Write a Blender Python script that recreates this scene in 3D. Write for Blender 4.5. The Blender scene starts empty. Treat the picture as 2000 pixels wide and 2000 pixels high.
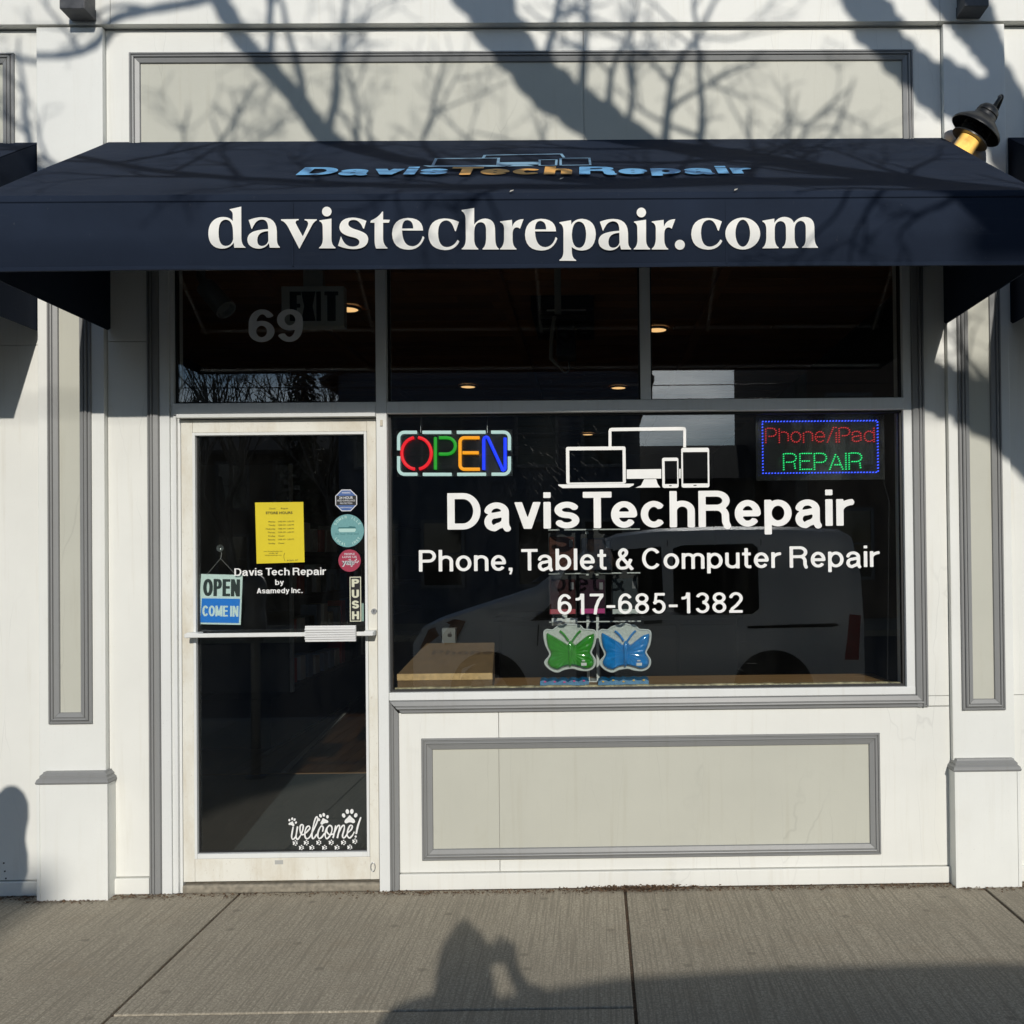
import bpy, bmesh, math, random
from mathutils import Vector, Matrix
from mathutils.geometry import tessellate_polygon
R = math.radians
rnd = random.Random(7)
scene = bpy.context.scene
C = scene.collection

# ------------------------------------------------------------------ camera, sky, sun, exposure
CAM = Vector((0.0, -4.3, 1.53)); FPX = 1815.0
YAW, PITCH, ROLL, PX, PY = 0.0115118, 0.0100807, -0.0103166, 1184.17, 1070.34
_fw = Vector((math.sin(YAW)*math.cos(PITCH), math.cos(YAW)*math.cos(PITCH), math.sin(PITCH)))
_r0 = Vector((math.cos(YAW), -math.sin(YAW), 0)); _u0 = _r0.cross(_fw)
_rt = math.cos(ROLL)*_r0 + math.sin(ROLL)*_u0
_up = -math.sin(ROLL)*_r0 + math.cos(ROLL)*_u0
cd = bpy.data.cameras.new('camera'); cam = bpy.data.objects.new('camera', cd); C.objects.link(cam)
cd.sensor_width = 36.0; cd.lens = FPX/2000*36; cd.clip_end = 2000; cd.clip_start = .02
cd.shift_x = (1000-PX)/2000; cd.shift_y = (PY-1000)/2000
M = Matrix((( _rt.x, _up.x, -_fw.x, CAM.x), (_rt.y, _up.y, -_fw.y, CAM.y), (_rt.z, _up.z, -_fw.z, CAM.z), (0, 0, 0, 1)))
cam.matrix_world = M; scene.camera = cam

SUN = Vector((-0.133, 1.0, -0.428)).normalized()          # the way the light travels
world = bpy.data.worlds.new('World'); scene.world = world; world.use_nodes = True
wn = world.node_tree; wn.nodes.clear()
sky = wn.nodes.new('ShaderNodeTexSky'); sky.sky_type = 'NISHITA'; sky.sun_disc = False
sky.sun_elevation = math.asin(-SUN.z); sky.sun_rotation = math.atan2(-SUN.x, -SUN.y)
sky.air_density = 1.0; sky.dust_density = 0.15; sky.ozone_density = 2.5
bg = wn.nodes.new('ShaderNodeBackground'); bg.inputs['Strength'].default_value = 0.09
wo = wn.nodes.new('ShaderNodeOutputWorld')
# thin high cloud spread over the blue: soft white streaks from a stretched noise on the sky direction
wt = wn.nodes.new('ShaderNodeTexCoord'); wm = wn.nodes.new('ShaderNodeMapping'); wm.inputs['Scale'].default_value = (1.6, 1.6, 6.0); wm.inputs['Location'].default_value = (1.3, .4, 0.0)
wnz = wn.nodes.new('ShaderNodeTexNoise'); wnz.inputs['Scale'].default_value = 1.25; wnz.inputs['Detail'].default_value = 7; wnz.inputs['Roughness'].default_value = .55
wr = wn.nodes.new('ShaderNodeValToRGB'); wr.color_ramp.elements[0].position = .49; wr.color_ramp.elements[1].position = .70
wx = wn.nodes.new('ShaderNodeMix'); wx.data_type = 'RGBA'; wx.inputs[7].default_value = (24, 24.6, 24.6, 1)
wn.links.new(wt.outputs['Generated'], wm.inputs['Vector']); wn.links.new(wm.outputs[0], wnz.inputs['Vector']); wn.links.new(wnz.outputs['Fac'], wr.inputs[0])
wsep = wn.nodes.new('ShaderNodeSeparateXYZ'); wband = wn.nodes.new('ShaderNodeMapRange'); wband.inputs['From Min'].default_value = .42; wband.inputs['From Max'].default_value = .20; wband.interpolation_type = 'SMOOTHSTEP'
wmul = wn.nodes.new('ShaderNodeMath'); wmul.operation = 'MULTIPLY'
wn.links.new(wt.outputs['Generated'], wsep.inputs[0]); wn.links.new(wsep.outputs['Z'], wband.inputs['Value']); wn.links.new(wr.outputs[0], wmul.inputs[0]); wn.links.new(wband.outputs[0], wmul.inputs[1])
wn.links.new(wmul.outputs[0], wx.inputs[0]); wn.links.new(sky.outputs[0], wx.inputs[6]); wn.links.new(wx.outputs[2], bg.inputs[0]); wn.links.new(bg.outputs[0], wo.inputs[0])
sl = bpy.data.lights.new('sun', 'SUN'); sl.energy = 3.15; sl.angle = R(0.53); sl.color = (1.0, 0.955, 0.88)
so = bpy.data.objects.new('sun', sl); C.objects.link(so); so.rotation_mode = 'QUATERNION'
so.rotation_quaternion = SUN.to_track_quat('-Z', 'Y'); so.location = (6, -30, 16)
vs = scene.view_settings
vs.view_transform = 'Standard'; vs.look = 'None'; vs.exposure = 0.0; vs.gamma = 1.0; vs.use_curve_mapping = False
scene.cycles.max_bounces = 10; scene.cycles.transparent_max_bounces = 24
scene.cycles.sample_clamp_indirect = 4.0

def at(u, v, Y=0.0):
    """where the sight line through photo point (u, v) of 2000 meets the upright plane y = Y -> (x, z)"""
    d = _fw + _rt*((u-PX)/FPX) - _up*((v-PY)/FPX)
    t = (Y-CAM.y)/d.y
    return (CAM.x+t*d.x, CAM.z+t*d.z)
def on_plane(u, v, p0, n):
    d = _fw + _rt*((u-PX)/FPX) - _up*((v-PY)/FPX)
    t = (Vector(p0)-CAM).dot(n)/d.dot(n)
    return CAM+d*t

# ------------------------------------------------------------------ materials
def nodes_of(name):
    m = bpy.data.materials.new(name); m.use_nodes = True
    return m, m.node_tree, m.node_tree.nodes['Principled BSDF']
def noise(nt, scale, detail=4, rough=.55, vec=None):
    n = nt.nodes.new('ShaderNodeTexNoise'); n.inputs['Scale'].default_value = scale
    n.inputs['Detail'].default_value = detail; n.inputs['Roughness'].default_value = rough
    if vec is not None: nt.links.new(vec, n.inputs['Vector'])
    return n.outputs['Fac']
def coords(nt, scale=None, rot=None):
    t = nt.nodes.new('ShaderNodeTexCoord'); o = t.outputs['Object']
    if scale or rot:
        mp = nt.nodes.new('ShaderNodeMapping')
        if scale: mp.inputs['Scale'].default_value = scale
        if rot: mp.inputs['Rotation'].default_value = rot
        nt.links.new(o, mp.inputs['Vector']); o = mp.outputs[0]
    return o
def ramp(nt, fac, a, b, ca=(0, 0, 0), cb=(1, 1, 1)):
    r = nt.nodes.new('ShaderNodeValToRGB'); nt.links.new(fac, r.inputs[0])
    e = r.color_ramp.elements
    e[0].position = a; e[1].position = b
    e[0].color = (*ca, 1); e[1].color = (*cb, 1)
    return r.outputs[0]
def mixc(nt, fac, a, b, mode='MIX'):
    m = nt.nodes.new('ShaderNodeMix'); m.data_type = 'RGBA'; m.blend_type = mode
    if isinstance(fac, (int, float)): m.inputs[0].default_value = fac
    else: nt.links.new(fac, m.inputs[0])
    for s, v in ((6, a), (7, b)):
        if isinstance(v, tuple): m.inputs[s].default_value = (*v, 1)
        else: nt.links.new(v, m.inputs[s])
    return m.outputs[2]
def bump(nt, bs, h, strength=.2, dist=.002, prev=None):
    b = nt.nodes.new('ShaderNodeBump'); b.inputs['Strength'].default_value = strength; b.inputs['Distance'].default_value = dist
    nt.links.new(h, b.inputs['Height'])
    if prev is not None: nt.links.new(prev, b.inputs['Normal'])
    if bs is not None: nt.links.new(b.outputs[0], bs.inputs['Normal'])
    return b.outputs[0]
def flat(name, col, rough=.5, metal=0.0, spec=.5, var=.0, vs_=30):
    m, nt, b = nodes_of(name)
    b.inputs['Base Color'].default_value = (*col, 1); b.inputs['Roughness'].default_value = rough
    b.inputs['Metallic'].default_value = metal; b.inputs['Specular IOR Level'].default_value = spec
    if var:
        n = noise(nt, vs_, 4, vec=coords(nt))
        c = mixc(nt, ramp(nt, n, .3, .7), tuple(x*(1-var) for x in col), tuple(min(1, x*(1+var)) for x in col))
        nt.links.new(c, b.inputs['Base Color'])
    return m
def glow(name, col, strength, base=(.02, .02, .02)):
    m, nt, b = nodes_of(name)
    b.inputs['Base Color'].default_value = (*base, 1)
    b.inputs['Emission Color'].default_value = (*col, 1); b.inputs['Emission Strength'].default_value = strength
    return m
def paint(name, col, dirt=.25, crack=False, rough=.5, worn=0.0, warm=(.62, .55, .42), grime=.5):
    """weathered exterior paint: broad mottling, fine speckle, vertical grime streaks, slight relief"""
    m, nt, b = nodes_of(name)
    co = coords(nt)
    broad = noise(nt, 1.7, 5, .6, co)
    c = mixc(nt, ramp(nt, broad, .35, .72), tuple(x*.95 for x in col), tuple(min(1, x*1.03) for x in col))
    st = noise(nt, 1.0, 5, .65, coords(nt, (26, 26, 1.3)))
    c = mixc(nt, ramp(nt, st, .55, .85, (0, 0, 0), (dirt, dirt, dirt)), c, tuple(a*w for a, w in zip(col, warm)))
    sp = noise(nt, 150, 3, .6, co)
    c = mixc(nt, ramp(nt, sp, .66, .78, (0, 0, 0), (grime, grime, grime)), c, tuple(x*.62 for x in col))
    pa = noise(nt, 5.0, 6, .7, coords(nt, (1, 1, .6)))
    c = mixc(nt, ramp(nt, pa, .60, .80, (0, 0, 0), (dirt*.9,)*3), c, (col[0]*.80, col[1]*.74, col[2]*.63))
    if worn:
        wn_ = noise(nt, 3.2, 7, .72, coords(nt, (1, 1, .45))); c = mixc(nt, ramp(nt, wn_, .46, .66, (0, 0, 0), (worn,)*3), c, (.52, .44, .31))
        wp_ = noise(nt, 60, 5, .75, coords(nt, (1, 1, .6))); c = mixc(nt, ramp(nt, wp_, .60, .70, (0, 0, 0), (worn*.8,)*3), c, (.45, .38, .28))
    scf = noise(nt, 1.0, 6, .75, coords(nt, (9, 9, 38))); c = mixc(nt, ramp(nt, scf, .70, .76, (0, 0, 0), (.35,)*3), c, tuple(x*.7 for x in col))
    if crack:
        wv = nt.nodes.new('ShaderNodeTexVoronoi'); wv.feature = 'DISTANCE_TO_EDGE'; wv.inputs['Scale'].default_value = 1.0
        wob = noise(nt, 4, 3, .5, co)
        add = nt.nodes.new('ShaderNodeVectorMath'); add.operation = 'ADD'
        sc = nt.nodes.new('ShaderNodeVectorMath'); sc.operation = 'SCALE'; sc.inputs['Scale'].default_value = .25
        nt.links.new(coords(nt, (5.5, 5.5, .55)), add.inputs[0]); nt.links.new(wob, sc.inputs[0]); nt.links.new(sc.outputs[0], add.inputs[1])
        nt.links.new(add.outputs[0], wv.inputs['Vector'])
        k = ramp(nt, wv.outputs['Distance'], .002, .006, (.20, .20, .20), (0, 0, 0))
        gate = ramp(nt, noise(nt, 2.2, 2, .5, co), .45, .6)
        k2 = mixc(nt, 1.0, k, gate, 'MULTIPLY')
        c = mixc(nt, k2, c, tuple(x*.45 for x in col))
    nt.links.new(c, b.inputs['Base Color'])
    b.inputs['Roughness'].default_value = rough; b.inputs['Specular IOR Level'].default_value = .35
    p = bump(nt, None, noise(nt, 40, 4, .6, co), .10, .003)
    bump(nt, b, noise(nt, 320, 2, .5, co), .15, .0008, p)
    return m
def glass(name, tint=(.93, .95, .94), f0=.072, dusty=.004):
    m, nt, b = nodes_of(name); nt.nodes.remove(b)
    out = nt.nodes['Material Output']
    lw = nt.nodes.new('ShaderNodeLayerWeight'); lw.inputs['Blend'].default_value = .5
    pw = nt.nodes.new('ShaderNodeMath'); pw.operation = 'POWER'; pw.inputs[1].default_value = 5
    nt.links.new(lw.outputs['Facing'], pw.inputs[0])
    ma = nt.nodes.new('ShaderNodeMath'); ma.operation = 'MULTIPLY_ADD'; ma.inputs[1].default_value = .95; ma.inputs[2].default_value = f0
    nt.links.new(pw.outputs[0], ma.inputs[0])
    tr = nt.nodes.new('ShaderNodeBsdfTransparent'); tr.inputs[0].default_value = (*tint, 1)
    gl = nt.nodes.new('ShaderNodeBsdfGlossy'); gl.inputs['Roughness'].default_value = 0.0; gl.inputs[0].default_value = (.95, .97, 1, 1)
    df = nt.nodes.new('ShaderNodeBsdfDiffuse'); df.inputs[0].default_value = (.5, .5, .47, 1)
    smear = noise(nt, 3.0, 8, .75, coords(nt, (1, 1, .35)))
    m1 = nt.nodes.new('ShaderNodeMixShader'); m2 = nt.nodes.new('ShaderNodeMixShader')
    nt.links.new(ramp(nt, smear, .45, .8, (dusty*.25,)*3, (dusty*2.4,)*3), m1.inputs[0])
    nt.links.new(tr.outputs[0], m1.inputs[1]); nt.links.new(df.outputs[0], m1.inputs[2])
    nt.links.new(ma.outputs[0], m2.inputs[0]); nt.links.new(m1.outputs[0], m2.inputs[1]); nt.links.new(gl.outputs[0], m2.inputs[2])
    nt.links.new(m2.outputs[0], out.inputs[0])
    return m
def wood(name, a, b_, scale=(1.2, 14, 14), rough=.45):
    m, nt, b = nodes_of(name)
    g = noise(nt, 3.0, 7, .65, coords(nt, scale))
    c = mixc(nt, ramp(nt, g, .3, .7), a, b_)
    oi = nt.nodes.new('ShaderNodeObjectInfo')
    k = nt.nodes.new('ShaderNodeMapRange'); k.inputs['To Min'].default_value = .65; k.inputs['To Max'].default_value = 1.15
    nt.links.new(oi.outputs['Random'], k.inputs['Value'])
    vm = nt.nodes.new('ShaderNodeVectorMath'); vm.operation = 'SCALE'
    nt.links.new(c, vm.inputs[0]); nt.links.new(k.outputs[0], vm.inputs['Scale'])
    nt.links.new(vm.outputs[0], b.inputs['Base Color']); b.inputs['Roughness'].default_value = rough
    bump(nt, b, g, .15, .002)
    return m
def fabric(name, col, rough=.85):
    m, nt, b = nodes_of(name)
    co = coords(nt)
    w1 = noise(nt, 2.3, 5, .6, co)
    c = mixc(nt, ramp(nt, w1, .3, .75), tuple(x*.86 for x in col), tuple(x*1.18 for x in col))
    sp = noise(nt, 90, 3, .6, coords(nt, (1, 1, .5)))
    c = mixc(nt, ramp(nt, sp, .69, .80, (0, 0, 0), (.22,)*3), c, (.16, .16, .16))
    st = noise(nt, 1.0, 4, .6, coords(nt, (3, 3, 60)))
    c = mixc(nt, ramp(nt, st, .62, .85, (0, 0, 0), (.12,)*3), c, (.12, .13, .15))
    nt.links.new(c, b.inputs['Base Color']); b.inputs['Roughness'].default_value = rough
    b.inputs['Specular IOR Level'].default_value = .15; b.inputs['Sheen Weight'].default_value = .0
    p = bump(nt, None, noise(nt, 5, 3, .5, co), .35, .016)
    bump(nt, b, noise(nt, 700, 2, .5, co), .3, .0006, p)
    return m
def concrete(name, col):
    m, nt, b = nodes_of(name)
    co = coords(nt)
    c = mixc(nt, ramp(nt, noise(nt, 1.3, 7, .65, co), .3, .7), tuple(x*.84 for x in col), tuple(x*1.10 for x in col))
    c = mixc(nt, ramp(nt, noise(nt, 7, 6, .7, co), .5, .85, (0, 0, 0), (.35,)*3), c, tuple(x*.66 for x in col))
    agg = noise(nt, 105, 4, .75, co)
    c = mixc(nt, ramp(nt, agg, .40, .60, (.8,)*3, (0, 0, 0)), c, tuple(x*.46 for x in col))
    agl = noise(nt, 140, 3, .7, coords(nt, (1.1, .9, 1)))
    c = mixc(nt, ramp(nt, agl, .58, .70, (0, 0, 0), (.6,)*3), c, tuple(min(1, x*1.6) for x in col))
    br = noise(nt, 1.0, 3, .7, coords(nt, (118, 2.2, 1)))       # broom finish: fine grooves running towards the wall
    c = mixc(nt, ramp(nt, br, .38, .54, (.75,)*3, (0, 0, 0)), c, tuple(x*.52 for x in col))
    gum = nt.nodes.new('ShaderNodeTexVoronoi'); gum.voronoi_dimensions = '2D'; gum.inputs['Scale'].default_value = 2.1
    nt.links.new(coords(nt, (1, 1.25, 1)), gum.inputs['Vector'])
    c = mixc(nt, ramp(nt, gum.outputs['Distance'], .028, .045, (.55,)*3, (0, 0, 0)), c, tuple(x*.38 for x in col))
    sta = noise(nt, 2.6, 5, .7, coords(nt, (1, 1.6, 1))); c = mixc(nt, ramp(nt, sta, .54, .74, (0, 0, 0), (.45,)*3), c, (col[0]*.62, col[1]*.58, col[2]*.54))
    oi = nt.nodes.new('ShaderNodeObjectInfo'); kk = nt.nodes.new('ShaderNodeMapRange'); kk.inputs['To Min'].default_value = .92; kk.inputs['To Max'].default_value = 1.08; nt.links.new(oi.outputs['Random'], kk.inputs['Value'])
    vm = nt.nodes.new('ShaderNodeVectorMath'); vm.operation = 'SCALE'; nt.links.new(c, vm.inputs[0]); nt.links.new(kk.outputs[0], vm.inputs['Scale']); c = vm.outputs[0]
    nt.links.new(c, b.inputs['Base Color']); b.inputs['Roughness'].default_value = .9; b.inputs['Specular IOR Level'].default_value = .2
    p = bump(nt, None, br, .55, .003)
    bump(nt, b, agg, .4, .0015, p)
    return m
WHITE = paint('cream_white_paint', (.77, .768, .718), dirt=.3, crack=True)
WHITE2 = paint('white_pilaster_paint', (.77, .775, .735), dirt=.18)
SAGE = paint('stone_grey_panel_paint', (.515, .512, .44), dirt=.26, crack=True, grime=.35)
TRIM = paint('grey_trim_paint', (.245, .248, .245), dirt=.3, rough=.4, grime=.7)
ALU = paint('white_frame_enamel', (.74, .75, .73), dirt=.3, rough=.35, grime=.8)
DOORP = paint('worn_door_enamel', (.76, .745, .67), dirt=.55, rough=.38, grime=.9, worn=.55)
DARKTRIM = flat('dark_bracket_paint', (.075, .076, .08), .5, var=.2)
SEAL = flat('black_rubber_seal', (.012, .012, .012), .6)
GLASS = glass('shop_window_glass')
CANVAS = fabric('navy_awning_canvas', (.0125, .0195, .036))
VINYLW = flat('white_vinyl', (.80, .80, .78), .45, var=.05, vs_=12)
CONC = concrete('broomed_concrete', (.445, .395, .305))
KERBM = concrete('kerb_granite', (.33, .32, .30))
DIRT = flat('joint_dirt', (.085, .058, .037), .95, var=.6, vs_=90)
BLACK = flat('black_plastic', (.012, .012, .013), .4)
METAL = flat('brushed_metal', (.55, .56, .57), .35, .9)
STEEL = flat('galvanised_steel', (.32, .33, .34), .45, .7, var=.15)
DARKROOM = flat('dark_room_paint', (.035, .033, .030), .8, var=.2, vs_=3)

# ------------------------------------------------------------------ mesh building
class MB:
    def __init__(s): s.v = []; s.f = []; s.mi = []; s.cur = 0
    def add(s, vs_, fs):
        o = len(s.v); s.v += [tuple(p) for p in vs_]
        for f in fs: s.f.append(tuple(i+o for i in f)); s.mi.append(s.cur)
        return s
    def box(s, x0, x1, y0, y1, z0, z1):
        return s.add([(x0, y0, z0), (x1, y0, z0), (x1, y1, z0), (x0, y1, z0), (x0, y0, z1), (x1, y0, z1), (x1, y1, z1), (x0, y1, z1)],
                     [(3, 2, 1, 0), (4, 5, 6, 7), (0, 1, 5, 4), (1, 2, 6, 5), (2, 3, 7, 6), (3, 0, 4, 7)])
    def prism(s, pts, d):
        """closed outline pts (3-D, planar) pushed along d; side walls and two caps"""
        n = len(pts); d = Vector(d); P = [Vector(p) for p in pts]
        a = tessellate_polygon([P])
        s.add(P, [t for t in a]); s.add([p+d for p in P], [tuple(reversed(t)) for t in a])
        s.add(P+[p+d for p in P], [(i, (i+1) % n, n+(i+1) % n, n+i) for i in range(n)])
        return s
    def fill(s, loops):
        L = [[Vector(p) for p in l] for l in loops]
        t = tessellate_polygon(L); s.add([p for l in L for p in l], t); return s
    def tube(s, path, r, n=8, cap=True):
        P = [Vector(p) for p in path]; m = len(P)
        rs = r if isinstance(r, (list, tuple)) else [r]*m
        up = None; vs_ = []
        for i in range(m):
            d = (P[min(i+1, m-1)]-P[max(i-1, 0)])
            if d.length < 1e-9: d = Vector((0, 0, 1))
            d.normalize()
            if up is None:
                up = d.cross(Vector((0, 0, 1)) if abs(d.z) < .9 else Vector((1, 0, 0))).normalized()
            else:
                up = (up-d*up.dot(d))
                up = up.normalized() if up.length > 1e-6 else d.orthogonal().normalized()
            w = d.cross(up)
            for k in range(n):
                a = 2*math.pi*k/n
                vs_.append(P[i]+(up*math.cos(a)+w*math.sin(a))*rs[i])
        fs = [(i*n+k, i*n+(k+1) % n, (i+1)*n+(k+1) % n, (i+1)*n+k) for i in range(m-1) for k in range(n)]
        if cap: fs += [tuple(reversed(range(n))), tuple((m-1)*n+k for k in range(n))]
        return s.add(vs_, fs)
    def lathe(s, prof, org, axis, n=28):
        """prof: (distance along axis, radius)"""
        A = Vector(axis).normalized(); u = A.orthogonal().normalized(); w = A.cross(u); O = Vector(org)
        vs_ = []
        for (t, r) in prof:
            for k in range(n):
                a = 2*math.pi*k/n; vs_.append(O+A*t+(u*math.cos(a)+w*math.sin(a))*max(r, 1e-5))
        m = len(prof)
        return s.add(vs_, [(i*n+k, i*n+(k+1) % n, (i+1)*n+(k+1) % n, (i+1)*n+k) for i in range(m-1) for k in range(n)])
    def build(s, name, mat, parent=None, smooth=False, bevel=0.0):
        me = bpy.data.meshes.new(name); me.from_pydata(s.v, [], s.f); me.update()
        mats = mat if isinstance(mat, (list, tuple)) else [mat]
        for m in mats: me.materials.append(m)
        if len(mats) > 1: me.polygons.foreach_set('material_index', s.mi)
        if smooth: me.polygons.foreach_set('use_smooth', [True]*len(me.polygons))
        o = bpy.data.objects.new(name, me); C.objects.link(o)
        if parent: put(o, parent)
        if bevel:
            b = o.modifiers.new('bevel', 'BEVEL'); b.width = bevel; b.segments = 2; b.limit_method = 'ANGLE'; b.angle_limit = R(40)
        if smooth and bevel == 0:
            try: me.set_sharp_from_angle(angle=R(40))
            except Exception: pass
        return o
def put(o, parent):
    o.parent = parent
    o.matrix_parent_inverse = Matrix.Translation(parent.location).inverted() if parent.type == 'EMPTY' else Matrix.Identity(4)
def box(name, mat, x0, x1, y0, y1, z0, z1, parent=None, bevel=.0015):
    return MB().box(min(x0, x1), max(x0, x1), min(y0, y1), max(y0, y1), min(z0, z1), max(z0, z1)).build(name, mat, parent, bevel=bevel)
def tag(o, label=None, cat=None, group=None, kind=None):
    if label: o['label'] = label
    if cat: o['category'] = cat
    if group: o['group'] = group
    if kind: o['kind'] = kind
    return o
def thing(name, label, cat, loc=(0, 0, 0), group=None):
    o = bpy.data.objects.new(name, None); o.empty_display_size = .1; o.location = loc; C.objects.link(o)
    return tag(o, label, cat, group)
def kids(o): return [c for c in bpy.data.objects if c.parent == o]
def copy_tree(o, parent=None):
    c = o.copy(); C.objects.link(c)
    if parent: c.parent = parent
    for k in kids(o): copy_tree(k, c)
    return c
def catmull(pts, n=8, closed=False):
    P = [Vector(p) for p in pts]; out = []; m = len(P)
    for i in range(m if closed else m-1):
        p0, p1, p2, p3 = (P[(i-1) % m], P[i], P[(i+1) % m], P[(i+2) % m]) if closed else (P[max(i-1, 0)], P[i], P[i+1], P[min(i+2, m-1)])
        for k in range(n):
            t = k/n
            out.append(.5*((2*p1)+(p2-p0)*t+(2*p0-5*p1+4*p2-p3)*t*t+(3*p1-p0-3*p2+p3)*t**3))
    if not closed: out.append(P[-1])
    return out

# ------------------------------------------------------------------ a plain grotesque alphabet made of strokes
def arc(cx, cy, rx, ry, a0, a1, n=16):
    return [(cx+rx*math.cos(R(a0+(a1-a0)*i/n)), cy+ry*math.sin(R(a0+(a1-a0)*i/n))) for i in range(n+1)]
def glyph(ch, w, t):
    h, k, X = w/2, t/2, .735
    r = lambda *p: ('r', [q for seg in p for q in (seg if isinstance(seg, list) else [seg])])
    d = lambda x0, y0, x1, y1, m=1.06: ('d', x0, y0, x1, y1, w*m)
    v = lambda x, y0, y1: ('d', x, y0, x, y1, w)
    b = lambda x0, x1, y: ('b', x0, x1, y-k, y+k)
    if ch == ' ': return .22, []
    if ch == 'D': return .76, [v(h, 0, 1), r((h, 1-k), (.34, 1-k), arc(.36, .5, .40-h, .5-k, 90, -90), (.34, k), (h, k))]
    if ch == 'P': return .69, [v(h, 0, 1), r((h, 1-k), (.38, 1-k), arc(.40, .71, .29-h, .29-k, 90, -90), (.38, .42+k), (h, .42+k))]
    if ch == 'R': return .75, [v(h, 0, 1), r((h, 1-k), (.40, 1-k), arc(.42, .725, .30-h, .275-k, 90, -90), (.40, .45+k), (h, .45+k)),
                               r((.40, .45+k), arc(.42, .31, .20, .14+k, 90, 5, 8), (.625, .14), (.665, .02), (.68, 0))]
    if ch == 'T': return .66, [b(0, .66, 1-k), v(.33, 0, 1-t)]
    if ch == 'I': return w, [v(h, 0, 1)]
    if ch == 'E': return .64, [v(h, 0, 1), b(w, .64, 1-k), b(w, .60, .52), b(w, .64, k)]
    if ch == 'N': return .75, [v(h, 0, 1), v(.75-h, 0, 1), d(h, 1, .75-h, 0)]
    if ch == 'M': return .90, [v(h, 0, 1), v(.90-h, 0, 1), d(h, 1, .45, .08), d(.90-h, 1, .45, .08)]
    if ch == 'H': return .75, [v(h, 0, 1), v(.75-h, 0, 1), b(w, .75-w, .52)]
    if ch == 'U': return .74, [r((h, 1), (h, .3), arc(.37, .32, .37-h, .32-k, 180, 360), (.74-h, .3), (.74-h, 1))]
    if ch == 'A': return .74, [d(h*1.05, 0, .37, 1), d(.74-h*1.05, 0, .37, 1), b(.18, .56, .27)]
    if ch == 'X': return .70, [d(h, 0, .70-h, 1), d(h, 1, .70-h, 0)]
    if ch == 'Y': return .70, [d(h, 1, .35, .42), d(.70-h, 1, .35, .42), v(.35, 0, .46)]
    if ch == 'L': return .60, [v(h, 0, 1), b(w, .60, k)]
    if ch == 'C': return .76, [r(arc(.385, .5, .385-h, .5-k, 36, 324, 26))]
    if ch == 'O': return .80, [r(arc(.40, .5, .40-h, .5-k, 0, 360, 32))]
    if ch == '0': return .56, [r(arc(.28, .5, .28-h, .5-k, 0, 360, 30))]
    if ch in 'Ss':
        H = 1.0 if ch == 'S' else X; W = .70 if ch == 'S' else .57; q = (H-t)/4
        return W, [r(arc(W/2, H-k-q, W/2-h, q, 18, 268, 18), arc(W/2, k+q, W/2-h, q, 88, -162, 18))]
    if ch == 'a':
        W = .61; sx = W-h-.045
        return W, [r((h*.9+.02, X-.235), arc((sx+h)/2, X-k-.19, (sx-h)/2, .19, 168, 0, 14), (sx, .16), (sx+.012, .08), (sx+.045, .012), (sx+.06, 0)),
                   r((sx, .435), (.36, .40), (.25, .375), arc(.235, .20, .235-h, .175, 90, 270, 12), arc(.26, .26, sx-.26, .26-k, 285, 350, 6), (sx, .30))]
    if ch == 'c': return .58, [r(arc(.30, X/2, .30-h, X/2-k, 42, 318, 24))]
    if ch == 'e': return .60, [r((h, .365), (.60-h, .365), arc(.30, X/2, .30-h, X/2-k, 2, 322, 26))]
    if ch == 'o': return .63, [r(arc(.315, X/2, .315-h, X/2-k, 0, 360, 30))]
    if ch in 'hn':
        W = .58; return W, [v(h, 0, 1 if ch == 'h' else X), r((h, X-.24), arc(W/2, X-k-.2, W/2-h, .2, 170, 0, 14), (W-h, 0))]
    if ch == 'm':
        W = .92; c1 = (W/2+h)/2; c2 = (W-h+W/2)/2; rr = (W/2-h)/2
        return W, [v(h, 0, X), r((h, X-.22), arc(c1, X-k-.17, rr, .17, 170, 0, 12), (W/2, 0)), r((W/2, X-.22), arc(c2, X-k-.17, rr, .17, 170, 0, 12), (W-h, 0))]
    if ch == 'u':
        W = .58; return W, [v(W-h, 0, X), r((h, X), arc(W/2, k+.2, W/2-h, .2, 180, 350, 14), (W-h, .24))]
    if ch == 'r': return .385, [v(h, 0, X), r((h, X-.26), arc(.40, X-k-.23, .40-h, .23, 172, 92, 8))]
    if ch in 'pbdq':
        W = .63; s_ = {'p': v(h, -.22, X), 'b': v(h, 0, 1), 'd': v(W-h, 0, 1), 'q': v(W-h, -.22, X)}[ch]
        return W, [s_, r(arc(W/2, X/2, W/2-h, X/2-k, 0, 360, 28))]
    if ch == 'i': return w, [v(h, 0, X), ('b', 0, w, 1-t*.95, 1)]
    if ch == 'l': return w, [v(h, 0, 1)]
    if ch == 't': return .37, [r((.165, .93), (.165, .2), arc(.165+.11, .18, .11, .18-k, 180, 270, 8), (.355, k*1.05)), b(0, .35, X-k)]
    if ch == 'v': return .60, [d(h, X, .30, 0), d(.60-h, X, .30, 0)]
    if ch == 'y': return .60, [d(h, X, .315, .02), ('d', .60-h, X, .27, -.06, w*1.04), r((.285, -.03), (.25, -.11), (.19, -.22+k), (.07, -.22+k))]
    if ch == '-': return .36, [b(0, .36, .37)]
    if ch == '.': return w*1.1, [('b', 0, w*1.1, 0, w)]
    if ch == ',': return w*1.1, [('b', 0, w*1.1, 0, w), ('d', w*.8, 0, w*.45, -.17, w*.62)]
    if ch == '/': return .40, [d(h*.7, 0, .40-h*.7, 1)]
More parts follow.
